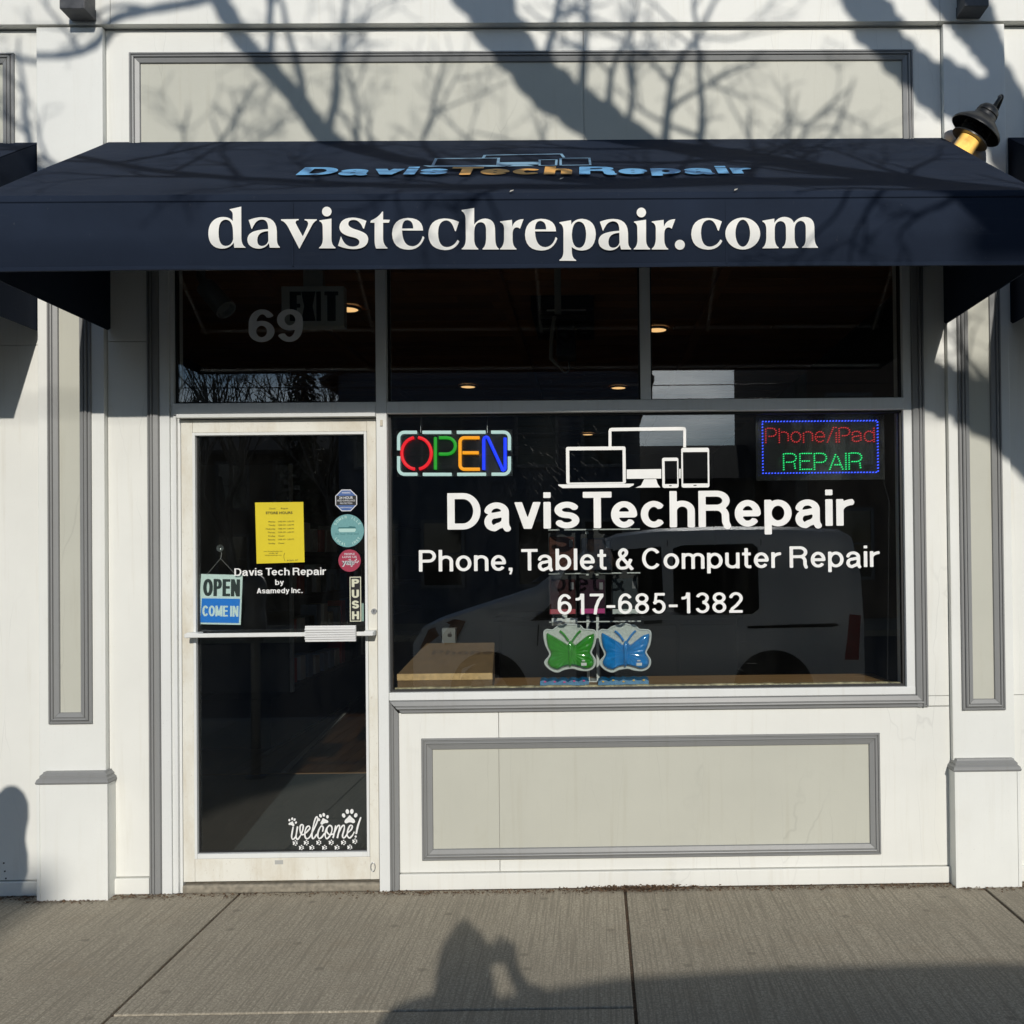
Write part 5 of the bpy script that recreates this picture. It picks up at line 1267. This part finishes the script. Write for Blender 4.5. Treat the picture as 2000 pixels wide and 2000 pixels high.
def hw_at(x, z):
    for (xa, za_, wa), (xb, zb_, wb_) in zip(stn[:-1], stn[1:]):
        if xa <= x <= xb: 
            f = (x-xa)/max(1e-6, xb-xa); top_ = za_+(zb_-za_)*f; w_ = wa+(wb_-wa)*f; break
    else: top_, w_ = 1.9, .85
    if z < .95: return w_*(1-.03*abs(z-.7)/.5)
    return w_*(1-.17*(z-.95)/.95)
m = MB(); A = []; ns = 17
for x, zt, w_ in stn:
    zs_ = [.24, .30, .45, .62, .78]
    side = [(w_*.93, .24), (w_*.985, .34), (w_, .55)]
    if zt > 1.2:
        side += [(w_*.995, .80), (w_*.985, .97)]+[(w_*(1-.17*((.97+(zt-.97)*f)-.95)/.95), .97+(zt-.97)*f) for f in (.45, .85)]
        e_ = side[-1][0]; side += [(e_*.95, .97+(zt-.97)*.96), (e_*.80, zt-.004)]
    else:
        side += [(w_*.99, .55+(zt-.55)*f) for f in (.35, .6, .8, .92)]+[(w_*.93, zt-.012), (w_*.75, zt-.002)]
    side = side[:9]
    ring = [(x, y, z) for y, z in side]+[(x, 0, zt)]+[(x, -y, z) for y, z in reversed(side)]
    A += [V_(*p) for p in ring]
n = len(ring); ns = len(stn)
m.add(A, [(i*n+k, i*n+k+1, (i+1)*n+k+1, (i+1)*n+k) for i in range(ns-1) for k in range(n-1)]+[(i*n+n-1, i*n, (i+1)*n, (i+1)*n+n-1) for i in range(ns-1)]+[tuple(range(n)), tuple(reversed(range((ns-1)*n, ns*n)))])
body = m.build('body', VP, van, smooth=True)
def vpanel(name, pts, mat, off=.006, both=True, parent=van):
    for s in ((1, -1) if both else (1,)):
        m = MB(); P = [(x, s*(hw_at(x, z)+off), z) for x, z in pts]; Q = [(x, s*(hw_at(x, z)-.02), z) for x, z in pts]; n = len(P)
        t = tessellate_polygon([[Vector((p[0], 0, p[2])) for p in P]]); m.add([V_(*p) for p in P], t)
        m.add([V_(*p) for p in P+Q], [(i, (i+1) % n, n+(i+1) % n, n+i) for i in range(n)]); o = m.build(name, mat, parent)
    return o
vpanel('window', [(-1.02, 1.02), (-.88, 1.12), (-.42, 1.58), (-.25, 1.70), (.30, 1.74), (.32, 1.08), (-.2, 1.05)], VG)
vpanel('window', [(.42, 1.10), (.42, 1.72), (.52, 1.75), (1.22, 1.76), (1.27, 1.72), (1.27, 1.12), (1.20, 1.07), (.50, 1.07)], VG)
m = MB(); m.add([V_(*p) for p in ((-1.02, .66, 1.375), (-1.02, -.66, 1.375), (-.25, -.56, 1.86), (-.25, .56, 1.86))], [(0, 1, 2, 3)])
MB().prism([V_(-1.05, .68, 1.385), V_(-1.05, -.68, 1.385), V_(-.28, -.58, 1.875), V_(-.28, .58, 1.875)], (0, 0, .004)).build('windscreen', VG, van)
vpanel('slide_rail', [(1.15, .93), (1.15, .955), (2.02, .975), (2.05, .955), (1.98, .94)], BLACK, .010)
vpanel('door_gap', [(-.98, .45), (-.97, .45), (-.93, .98), (-.945, .98)], BLACK, .004); vpanel('door_gap', [(.36, .40), (.372, .40), (.372, 1.8), (.36, 1.8)], BLACK, .004); vpanel('door_gap', [(1.30, .40), (1.31, .40), (1.31, 1.8), (1.30, 1.8)], BLACK, .004)
vpanel('handle', [(.12, .98), (.30, .99), (.30, 1.02), (.12, 1.01)], BLACK, .02)
vpanel('tail_light', [(2.10, .62), (2.24, .62), (2.27, 1.05), (2.16, 1.06)], flat('van_tail_red', (.30, .01, .01), .2), .012)
vpanel('headlight', [(-2.18, .74), (-1.80, .80), (-1.68, 1.02), (-1.80, 1.04), (-2.08, .93)], flat('van_headlight', (.30, .16, .10), .1), .012)
vpanel('wheel_arch', [(-1.45+.40*math.cos(R(a)), .32+.40*math.sin(R(a))) for a in range(-10, 191, 12)], BLACK, .010); vpanel('wheel_arch', [(1.40+.40*math.cos(R(a)), .32+.40*math.sin(R(a))) for a in range(-10, 191, 12)], BLACK, .010)
TY = flat('tyre_rubber', (.02, .02, .02), .8)
for wx in (-1.45, 1.40):
    for s in (1, -1):
        o_ = Vector(V_(wx, s*.66, .315)); axw = Vector(V_(wx, s*.9, .315))-o_
        w = MB().lathe([(0, .20), (0, .29), (.03, .315), (.17, .315), (.20, .295), (.205, .21), (.18, .20)], o_, axw, 32).build('wheel', TY, van, smooth=True)
        m = MB().lathe([(.175, 0), (.17, .06), (.165, .07)], o_, axw, 20); u1 = axw.orthogonal().normalized(); w1 = axw.normalized().cross(u1); an = axw.normalized()
        for k in range(5):
            a = k*2*math.pi/5; d = u1*math.cos(a)+w1*math.sin(a); m.tube([o_+an*.17+d*.05, o_+an*.175+d*.205], [.028, .020], 6)
        m.build('rim', METAL, w, smooth=True)
for s in (1, -1):
    c0 = V_(-.72, s*.98, 1.16); MB().box(c0[0]-.07, c0[0]+.07, c0[1]-.10, c0[1]+.10, c0[2]-.10, c0[2]+.10).build('wing_mirror', VP, van, bevel=.03)
MB().prism([V_(-2.33, .80, .36), V_(-2.33, -.80, .36), V_(-2.315, -.80, .46), V_(-2.315, .80, .46)], (0, 0, .02)).build('bumper_grille', BLACK, van)

# ------------------------------------------------------------------ the photographer
ph = thing('person', 'photographer in dark jacket and jeans holding a phone up at eye level', 'person', (-.03, -4.57, ZG))
def skin(name, verts, edges, radii, mat, root=0, sub=1):
    me = bpy.data.meshes.new(name); bm = bmesh.new(); ly = bm.verts.layers.skin.verify(); bv = [bm.verts.new(v) for v in verts]
    for a, b in edges: bm.edges.new((bv[a], bv[b]))
    bm.to_mesh(me); bm.free()
    for i, r_ in enumerate(radii):
        rr = r_ if isinstance(r_, tuple) else (r_, r_); me.skin_vertices[0].data[i].radius = rr
        me.skin_vertices[0].data[i].use_root = (i == root)
    me.materials.append(mat); o = bpy.data.objects.new(name, me); C.objects.link(o); put(o, ph)
    s = o.modifiers.new('skin', 'SKIN'); s.use_smooth_shade = True
    if sub: o.modifiers.new('sub', 'SUBSURF').levels = sub; o.modifiers['sub'].render_levels = sub
    return o
PXo, PYo = -.005, -4.60
SKINM = flat('skin', (.42, .25, .17), .55, var=.06); JKT = flat('dark_jacket', (.025, .027, .033), .8, var=.2); JEAN = flat('blue_jeans', (.035, .05, .09), .85, var=.2); HAIR = flat('dark_hair', (.018, .012, .009), .6)
SR, ER, WR = (.16, PYo, 1.42), (.325, PYo+.12, 1.25), (.15, PYo+.235, 1.50)
SL, EL, WL = (-.22, PYo, 1.42), (-.33, PYo+.14, 1.19), (-.02, PYo+.245, 1.43)
V = [(PXo, PYo, .98), (PXo, PYo, 1.18), (PXo, PYo, 1.36), (PXo, PYo+.01, 1.48), (PXo, PYo+.02, 1.56), SR, ER, WR, SL, EL, WL,
     (PXo+.10, PYo, .92), (PXo+.11, PYo+.02, .50), (PXo+.12, PYo-.01, .09), (PXo+.13, PYo+.12, .05), (PXo-.10, PYo, .92), (PXo-.12, PYo+.02, .50), (PXo-.14, PYo-.01, .09), (PXo-.15, PYo+.12, .05)]
E_ = [(0, 1), (1, 2), (2, 3), (3, 4), (2, 5), (5, 6), (6, 7), (2, 8), (8, 9), (9, 10), (0, 11), (11, 12), (12, 13), (13, 14), (0, 15), (15, 16), (16, 17), (17, 18)]
rad = [(.16, .11), (.15, .10), (.17, .11), (.055, .055), .052, .062, .045, .028, .062, .045, .028, .085, .058, .042, .035, .085, .058, .042, .035]
def hand(w, side, tip):
    """palm and five bent fingers closing round the phone edge"""
    i0 = len(V); wz = Vector(w); V.append(tuple(wz+Vector((-.012*side, .025, .045)))); rad.append((.030, .016)); E_.append(({1: 7, -1: 10}[side], i0))
    for k in range(4):
        b = wz+Vector((-.020*side-.002*k*side, .045-.006*k, .105-.019*k)); L = (.030, .034, .032, .025)[k]
        p1 = b+Vector((-L*.5*side, .022, .004)); p2 = p1+Vector((-L*.75*side, .003, .0)); p3 = p2+Vector((-L*.5*side, -.014, -.001))
        j = len(V); V.extend([tuple(b), tuple(p1), tuple(p2), tuple(p3)]); rad.extend([.0095, .0088, .0082, .007]); E_.extend([(i0, j), (j, j+1), (j+1, j+2), (j+2, j+3)])
    j = len(V); t0 = wz+Vector((-.004*side, .004, .055)); V.extend([tuple(t0), tuple(t0+Vector((-.022*side, -.006, .028))), tuple(t0+Vector((-.045*side, -.002, .040)))]); rad.extend([.012, .010, .0085]); E_.extend([(i0, j), (j, j+1), (j+1, j+2)])
hand(WR, 1, None); hand(WL, -1, None)
skin('body', V, E_, rad, SKINM)
skin('jacket', [V[0], V[1], V[2], (PXo, PYo-.02, 1.50), SR, ER, tuple(Vector(WR)*.9+Vector(ER)*.1), SL, EL, tuple(Vector(WL)*.9+Vector(EL)*.1), (PXo, PYo, .88)], [(0, 1), (1, 2), (2, 3), (2, 4), (4, 5), (5, 6), (2, 7), (7, 8), (8, 9), (0, 10)],
     [(.19, .135), (.18, .13), (.20, .135), .10, .095, .082, .072, .095, .078, .060, (.18, .13)], JKT)
skin('trousers', [(PXo, PYo, .95), V[11], V[12], V[13], V[15], V[16], V[17]], [(0, 1), (1, 2), (2, 3), (0, 4), (4, 5), (5, 6)], [(.155, .115), .10, .075, .068, .10, .075, .068], JEAN)
for x in (PXo+.125, PXo-.145): skin('shoe', [(x, PYo-.04, .055), (x, PYo+.06, .05), (x+.005, PYo+.16, .042)], [(0, 1), (1, 2)], [.048, .046, .034], BLACK)
hm = MB(); hc = Vector((PXo, PYo+.03, 1.645)); prof = []
A = []; nu, nv = 24, 18
for j in range(nv+1):
    th = math.pi*j/nv
    for i in range(nu):
        a = 2*math.pi*i/nu; x, y, z = math.sin(th)*math.cos(a), math.sin(th)*math.sin(a), math.cos(th)
        w = .076*(1-.22*max(0, -z)); d = .098*(1-.10*max(0, -z)); h = .118
        px, py, pz = x*w, y*d, z*h
        if y > .6: 
            fx = abs(x); py += .022*math.exp(-(fx/.16)**2-((z+.12)/.16)**2)-.008*math.exp(-((fx-.42)/.16)**2-((z-.06)/.12)**2)+.006*math.exp(-(fx/.3)**2-((z+.5)/.08)**2)+.010*math.exp(-(fx/.3)**2-((z+.86)/.15)**2)
        A.append((hc.x+px, hc.y+py, hc.z+pz))
hm.add(A, [(j*nu+i, j*nu+(i+1) % nu, (j+1)*nu+(i+1) % nu, (j+1)*nu+i) for j in range(nv) for i in range(nu)])
for s in (1, -1):
    hm.lathe([(-.004, 0), (0, .022), (.006, .026), (.010, .018), (.010, 0)], (hc.x+s*.072, hc.y-.005, hc.z-.01), (s, -.3, 0), 12)
head = hm.build('head', SKINM, ph, smooth=True)
for s in (1, -1):
    MB().lathe([(-.006, .0), (-.004, .010), (.002, .011), (.006, .006), (.007, 0)], (hc.x+s*.030, hc.y+.084, hc.z+.006), (s*.2, 1, 0), 12).build('eye', flat('eye', (.25, .22, .2), .2), head, smooth=True)
m = MB(); A2 = []
for j in range(11):
    th = math.pi*.72*j/10
    for i in range(nu):
        a = 2*math.pi*i/nu; lim = 1.0 if math.sin(a) < .25 else .50
        t2 = th*lim; tuft = .04*math.exp(-((j-1)/1.6)**2)*(.4+.6*abs(math.sin(a*2.5)))
        A2.append((hc.x+math.sin(t2)*math.cos(a)*.096, hc.y-.006+math.sin(t2)*math.sin(a)*.120, hc.z+math.cos(t2)*(.130+tuft)+.002))
m.add(A2, [(j*nu+i, j*nu+(i+1) % nu, (j+1)*nu+(i+1) % nu, (j+1)*nu+i) for j in range(10) for i in range(nu)]); m.build('hair', HAIR, ph, smooth=True)
A3 = []; hz_ = [(1.72, .085, .10), (1.66, .098, .112), (1.58, .104, .112), (1.50, .106, .106), (1.42, .102, .095), (1.37, .09, .085)]
for z, rx_, ry_ in hz_:
    for i in range(17):
        a = R(-12+204*i/16)+math.pi; A3.append((hc.x+rx_*math.cos(a)*(1+.05*math.sin(i*3+z*40)), hc.y-.01+ry_*math.sin(a), z))
n3 = len(A3); A3 += [(hc.x+(x-hc.x)*.72, hc.y+(y-hc.y)*.72, z) for x, y, z in A3]; fs3 = []
for j in range(len(hz_)-1):
    for i in range(16): q = j*17+i; fs3 += [(q, q+1, q+18, q+17), (n3+q+17, n3+q+18, n3+q+1, n3+q)]
MB().add(A3, fs3).build('hair', HAIR, ph, smooth=True)
phn = thing('phone', 'dark phone held upright by the photographer', 'phone', (.06, -4.345, 1.44))
box('case', BLACK, .02, .165, -4.343, -4.335, 1.525, 1.61, phn, .003)
MB().lathe([(0, .009), (.002, .009), (.002, 0)], (.04, -4.3349, 1.592), (0, 1, 0), 16).build('lens', VG, phn)

# ------------------------------------------------------------------ trees
BARK, bn, bb = nodes_of('grey_bark'); c_ = mixc(bn, ramp(bn, noise(bn, 9, 6, .7, coords(bn, (1, 1, .25))), .3, .7), (.075, .062, .05), (.20, .18, .155)); bn.links.new(c_, bb.inputs['Base Color']); bb.inputs['Roughness'].default_value = .95
bump(bn, bb, noise(bn, 22, 5, .7, coords(bn, (1, 1, .2))), .6, .02)
DX, DZ = .133, .423
tr = thing('street_tree', 'big bare street tree with leaning limbs growing at the kerb right of the shop', 'tree', (3.3, -4.1, 0))
T0 = 4.0
def wp2(u, v, t): x, z = at(u, v, 0); return Vector((x+DX*t, -t, z+DZ*t))
def limb(name, P, n=5, t0=T0, tj=.0, close_to=None):
    """P: (u, v, width) of the limb's shadow on the wall -> a real limb standing in the sun's way"""
    pts = [wp2(u, v, t0+tj*math.sin(i*.9)) for i, (u, v, w) in enumerate(P)]; ws = [w/422/2 for u, v, w in P]
    C_ = catmull(pts, n); R_ = []
    for i in range(len(C_)):
        k = min(i//n, len(ws)-2); f = (i-k*n)/n; R_.append((ws[k]*(1-f)+ws[k+1]*f)*(1+.09*math.sin(i*2.1)+.05*math.sin(i*5.3)))
    MB().tube(C_, R_, 10).build(name, BARK, tr, smooth=True)
    return C_
ftop = wp2(2200, 800, T0)
MB().tube(catmull([Vector((3.32, -4.12, -.15)), Vector((3.25, -4.08, .25)), Vector((3.18, -4.05, 1.5)), Vector((3.12, -4.02, 2.9)), ftop], 6), [.30, .26, .235, .225, .22, .215]+[.21]*12+[.20]*7, 14).build('trunk', BARK, tr, smooth=True)
B1 = [(2300, 1060, 130), (2150, 962, 112), (2030, 880, 102), (1930, 812, 94), (1870, 776, 90), (1810, 742, 88), (1640, 618, 84), (1440, 440, 82), (1225, 268, 80), (1140, 213, 82), (1062, 155, 84), (1000, 85, 80), (925, 0, 78), (870, -70, 66), (760, -220, 52), (640, -420, 36), (560, -600, 20)]
B2 = [(1640, 618, 56), (1400, 610, 50), (1100, 590, 46), (900, 500, 44), (760, 395, 42), (640, 272, 38), (595, 207, 36), (543, 145, 36), (470, 67, 37), (430, 5, 36), (360, -110, 30), (300, -260, 18)]
B3 = [(2200, 800, 170), (2100, 520, 160), (2020, 330, 140), (1945, 240, 122), (1880, 196, 104), (1815, 152, 84), (1762, 108, 74), (1718, 60, 76), (1674, 2, 80), (1600, -130, 74), (1500, -330, 54), (1430, -520, 30)]
B3b = [(2070, 440, 110), (2015, 295, 88), (1967, 180, 62), (1935, 118, 58), (1911, 77, 70), (1893, 46, 84), (1864, -5, 112), (1820, -110, 90), (1800, -300, 60), (1790, -500, 30)]
B4 = [(640, -420, 30), (560, -120, 24), (500, -30, 20), (404, 8, 19), (300, 28, 18), (228, 47, 18), (192, 90, 17), (150, 108, 16), (78, 112, 13), (10, 98, 10)]
B5 = [(1400, 610, 40), (1100, 640, 34), (800, 625, 30), (500, 560, 26), (250, 430, 22), (60, 320, 16), (-120, 260, 10)]
limbs = [limb('limb', B, tj=j) for B, j in ((B1, .0), (B2, .18), (B3, .0), (B3b, .15), (B4, .25), (B5, .3))]
tw = MB(); trnd = random.Random(21)
def twig(u, v, ang, L, w, t, depth, drift):
    n = 7; pts = []; rs = []; a = ang; uu, vv, tt = u, v, t; nodes_ = []
    for i in range(n+1):
        pts.append(wp2(uu, vv, tt)); rs.append(max(.0022, w*(1-.75*i/n)/700)); nodes_.append((uu, vv, tt, a, w*(1-.8*i/n)))
        a += trnd.gauss(0, .17); uu += math.cos(a)*L/n; vv -= math.sin(a)*L/n; tt += drift*L/n/422
    tw.tube(pts, rs, 5, False)
    if depth > 0:
        for k in range(trnd.choice([2, 3, 3])):
            i = trnd.randint(2, n-1); q = nodes_[i]; s = trnd.choice([-1, 1])
            twig(q[0], q[1], q[3]+s*trnd.uniform(.45, .95), L*trnd.uniform(.38, .62), q[4]*.72, q[2], depth-1, trnd.uniform(-.5, .5))
def along_b(B, f):
    i = min(int(f*(len(B)-1)), len(B)-2); g = f*(len(B)-1)-i; return B[i][0]*(1-g)+B[i+1][0]*g, B[i][1]*(1-g)+B[i+1][1]*g
def sprout(B, fs, L, w, a0=1.57, sp=.45, depth=2):
    for f in fs:
        u, v = along_b(B, f); twig(u, v, trnd.gauss(a0, sp), L*trnd.uniform(.7, 1.3), w*trnd.uniform(.7, 1.2), T0+trnd.uniform(-.1, .1), depth, trnd.uniform(-.6, .9))
sprout(B1, [.36, .38, .40, .42, .44, .46, .48, .50, .53, .57, .62, .68, .74], 330, 17, 1.45, .38, 3)
sprout(B2, [.10, .14, .18, .22, .28, .34, .40, .46, .55, .66], 340, 15, 1.6, .35, 3)
sprout(B5, [.12, .28, .40, .48, .56, .64, .72, .82], 320, 14, 1.6, .3, 3)
sprout(B3, [.62, .70, .75], 160, 11, 2.4, .4, 1); sprout(B3b, [.5, .7, .8], 150, 10, 1.2, .6, 1)
sprout(B4, [.3, .45, .6, .75], 150, 9, 1.7, .7, 2); sprout(B1, [.16, .22, .28], 260, 12, 1.9, .4, 2)
sprout(B1, [.29, .33, .37, .40, .44, .47], 420, 20, 2.75, .25, 3); sprout(B5, [.2, .35, .5, .65, .8], 300, 16, 3.3, .3, 3); sprout(B2, [.08, .15, .22, .30], 340, 17, 2.9, .25, 3)
tag(tw.build('twigs', BARK, tr), kind='stuff')

def bare_tree(x, y, h, seed, label, spread=.5, group='bare trees across the street'):
    g = random.Random(seed); t = thing('bare_tree', label, 'tree', (x, y, -.1), group); m = MB(); b = MB()
    def grow(p, d, L, r, k):
        n = 4; P = [p]; q = p.copy(); dd = d.copy()
        for i in range(n):
            dd = (dd+Vector((g.gauss(0, .12), g.gauss(0, .12), g.gauss(.03, .08)))).normalized(); q = q+dd*L/n; P.append(q.copy())
        (m if k >= 6 else b).tube(P, [r*(1-.4*i/n) for i in range(n+1)], 5 if k < 5 else 7, False)
        if k > 0:
            for _ in range(3 if k < 5 else 3):
                f = g.uniform(.45, 1); s = P[max(1, int(f*n))]; ax_ = Vector((g.gauss(0, 1), g.gauss(0, 1), g.gauss(0, .3))).normalized()
                grow(s, (dd*(1-spread*.4)+ax_*spread+Vector((0, 0, .25))).normalized(), L*g.uniform(.6, .84), r*.56, k-1)
    grow(Vector((x, y, -.1)), Vector((0, 0, 1)), h*.33, h*.0125, 5)
    b.build('branches', BARK, t); 
    if m.v: m.build('trunk', BARK, t)
for i, (x, y, h, l) in enumerate(((-10.9, -19.4, 11.5, 'tall bare tree at the left end of the reflected row across the street'), (-8.2, -22, 11.5, 'tall bare forked tree beside the conifer across the street'), (-13.2, -19.5, 9.0, 'lower bare tree farthest left across the street'), (-6.9, -19.2, 11, 'bare tree nearest the slate blue house across the street'), (-9.6, -21, 12, 'tallest bare tree, second left of the conifer across the street'))):
    bare_tree(x, y, h, 40+i, l)
ev = thing('conifer_tree', 'narrow dark evergreen standing among the bare trees across the street', 'tree', (-7.6, -20, -.1))
MB().tube([(-7.6, -20, -.1), (-7.6, -20, 8)], [.16, .04], 8).build('trunk', BARK, ev)
g = random.Random(5); m = MB()
for i in range(2600):
    z = g.uniform(.8, 8.6); rr = 1.15*(1-z/9.0)*g.random()**.5; a = g.uniform(0, 6.28); p = Vector((-7.6+rr*math.cos(a), -20+rr*math.sin(a), z)); s = g.uniform(.08, .2)
    d = Vector((math.cos(a), math.sin(a), -.4)); w = d.cross(Vector((0, 0, 1))).normalized()*s*.4; m.add([p-w, p+d*s, p+w, p+Vector((0, 0, s*.3))], [(0, 1, 2), (0, 2, 3)])
m.build('crown', flat('conifer_green', (.025, .045, .022), .8, var=.4), ev)

# ------------------------------------------------------------------ houses across the street
def house(name, label, x0, x1, y0, y1, h, ridge, wallc, roofc, along_x, wins, siding=True, eave=.35):
    t = thing(name, label, 'house', ((x0+x1)/2, y0, -.05)); cx, cy = (x0+x1)/2, (y0+y1)/2
    wm = flat(name+'_wall_'+str(int(x0*10)), wallc, .8, var=.1); rm = flat(name+'_roof_'+str(int(x0*10)), roofc, .9, var=.25)
    b = MB().box(x0, x1, y1, y0, -.05, h)
    if ridge > h:
        if along_x: b.prism([(x0, y0, h), (x0, y1, h), (x0, cy, ridge)], (x1-x0, 0, 0))
        else: b.prism([(x0, y0, h), (x1, y0, h), (cx, y0, ridge)], (0, y1-y0, 0))
    w = b.build('wall', wm, t)
    r_ = MB(); e = eave
    if ridge > h:
        if along_x:
            for yy in (y0+e, y1-e): s = (h-(ridge-h)*e/abs(y0-cy)); r_.add([(x0-e, yy, s), (x1+e, yy, s), (x1+e, cy, ridge+.02), (x0-e, cy, ridge+.02), (x0-e, yy, s+.12), (x1+e, yy, s+.12), (x1+e, cy, ridge+.14), (x0-e, cy, ridge+.14)], [(0, 1, 2, 3), (7, 6, 5, 4), (0, 4, 5, 1), (1, 5, 6, 2), (2, 6, 7, 3), (3, 7, 4, 0)])
        else:
            for xx in (x0-e, x1+e): s = (h-(ridge-h)*e/abs(x0-cx)); r_.add([(xx, y0+e, s), (xx, y1-e, s), (cx, y1-e, ridge+.02), (cx, y0+e, ridge+.02), (xx, y0+e, s+.12), (xx, y1-e, s+.12), (cx, y1-e, ridge+.14), (cx, y0+e, ridge+.14)], [(0, 1, 2, 3), (7, 6, 5, 4), (0, 4, 5, 1), (1, 5, 6, 2), (2, 6, 7, 3), (3, 7, 4, 0)])
    else: r_.box(x0-.2, x1+.2, y1-.2, y0+.2, h, h+.3)
    r_.build('roof', rm, t)
    if siding:
        s = MB(); z = .3
        while z < h-.1: s.box(x0+.01, x1-.01, y0+.001, y0+.014, z, z+.03); z += .18
        tag(s.build('siding_lap', wm, t), kind='stuff')
    tm = flat(name+'_trim_'+str(int(x0*10)), (.15, .15, .15), .6)
    for (wx, wz, ww, wh) in wins:
        f = MB().box(wx-ww/2-.08, wx+ww/2+.08, y0+.015, y0+.05, wz-.08, wz).box(wx-ww/2-.08, wx+ww/2+.08, y0+.015, y0+.05, wz+wh, wz+wh+.08).box(wx-ww/2-.08, wx-ww/2, y0+.015, y0+.05, wz, wz+wh).box(wx+ww/2, wx+ww/2+.08, y0+.015, y0+.05, wz, wz+wh).box(wx-ww/2, wx+ww/2, y0+.02, y0+.045, wz+wh/2-.02, wz+wh/2+.02).build('window', tm, t)
        MB().box(wx-ww/2, wx+ww/2, y0+.016, y0+.022, wz, wz+wh/2-.02).box(wx-ww/2, wx+ww/2, y0+.016, y0+.022, wz+wh/2+.02, wz+wh).build('pane', VG, f)
    return t
cl = house('clapboard_house', 'large slate blue clapboard house facing the shop across the street', -6.2, 1.1, -18.2, -27, 6.0, 8.6, (.065, .083, .115), (.06, .06, .065), False, [(x, z, .9, 1.5) for z in (.9, 3.8) for x in (-5.3, -3.7, -1.4, .2)]+[(-2.55, 6.3, .9, 1.1)])
CHB = flat('shadow_chimney_brick', (.16, .07, .05), .9, var=.3, vs_=12); rf = [k for k in kids(cl) if k.name.startswith('roof')][0]
MB().box(-.60, .10, -20.3, -19.6, 6.2, 8.42).box(-.65, .15, -20.35, -19.55, 8.422, 8.48).build('shadow_chimney', CHB, rf)  # unseen chimney, added to throw soft shade on the pavement at left
house('low_house', 'low dark house with a small gable between the two taller buildings', 1.4, 4.9, -24, -31, 3.9, 5.2, (.12, .115, .11), (.05, .05, .052), True, [(2.2, 1.2, .8, 1.3), (3.9, 1.2, .8, 1.3)])
house('brick_block', 'tall flat roofed brown brick block at the right across the street', 5.2, 14, -18.2, -30, 8.6, 0, (.11, .075, .055), (.06, .06, .06), True, [(x, z, 1.0, 1.6) for z in (1.0, 3.8, 6.4) for x in (6.2, 8.0, 9.8, 11.6)], False)
house('shingled_house', 'long low brown shingled house behind the bare trees across the street', -14.4, -6.6, -25, -33, 5.0, 6.5, (.085, .07, .055), (.06, .055, .05), True, [(x, z, .9, 1.4) for z in (.9, 3.2) for x in (-13.2, -11.4, -9.6, -7.8)])
house('gabled_house', 'grey gabled house behind the bare trees at far left across the street', -24, -15, -20, -29, 5.4, 8.2, (.22, .22, .21), (.07, .065, .06), False, [(x, z, .9, 1.4) for z in (.9, 3.6) for x in (-22.6, -20.4, -18.2, -16.2)])
up = thing('utility_pole', 'grey wooden utility pole with crossarm on the far pavement', 'pole', (4.4, -15.4, 0)); 
MB().tube([(4.4, -15.4, -.1), (4.4, -15.4, 9.5)], [.15, .11], 12).build('pole', BARK, up, smooth=True); box('crossarm', BARK, 3.3, 5.5, -15.45, -15.3, 8.8, 8.93, up)
for i, (z, s) in enumerate(((5.05, .3), (5.35, .35), (8.95, .5))):
    o = MB().tube([(-40+80*k/24, -15.2, z+s*((k/24-.5)*2)**2*1.6-.2) for k in range(25)], .012, 5, False).build('utility_wire', BLACK)
    tag(o, ['lowest black overhead cable running along the far pavement', 'middle black overhead cable running along the far pavement', 'topmost thin wire on the utility pole crossarm'][i], 'cable', 'overhead cables across the street')
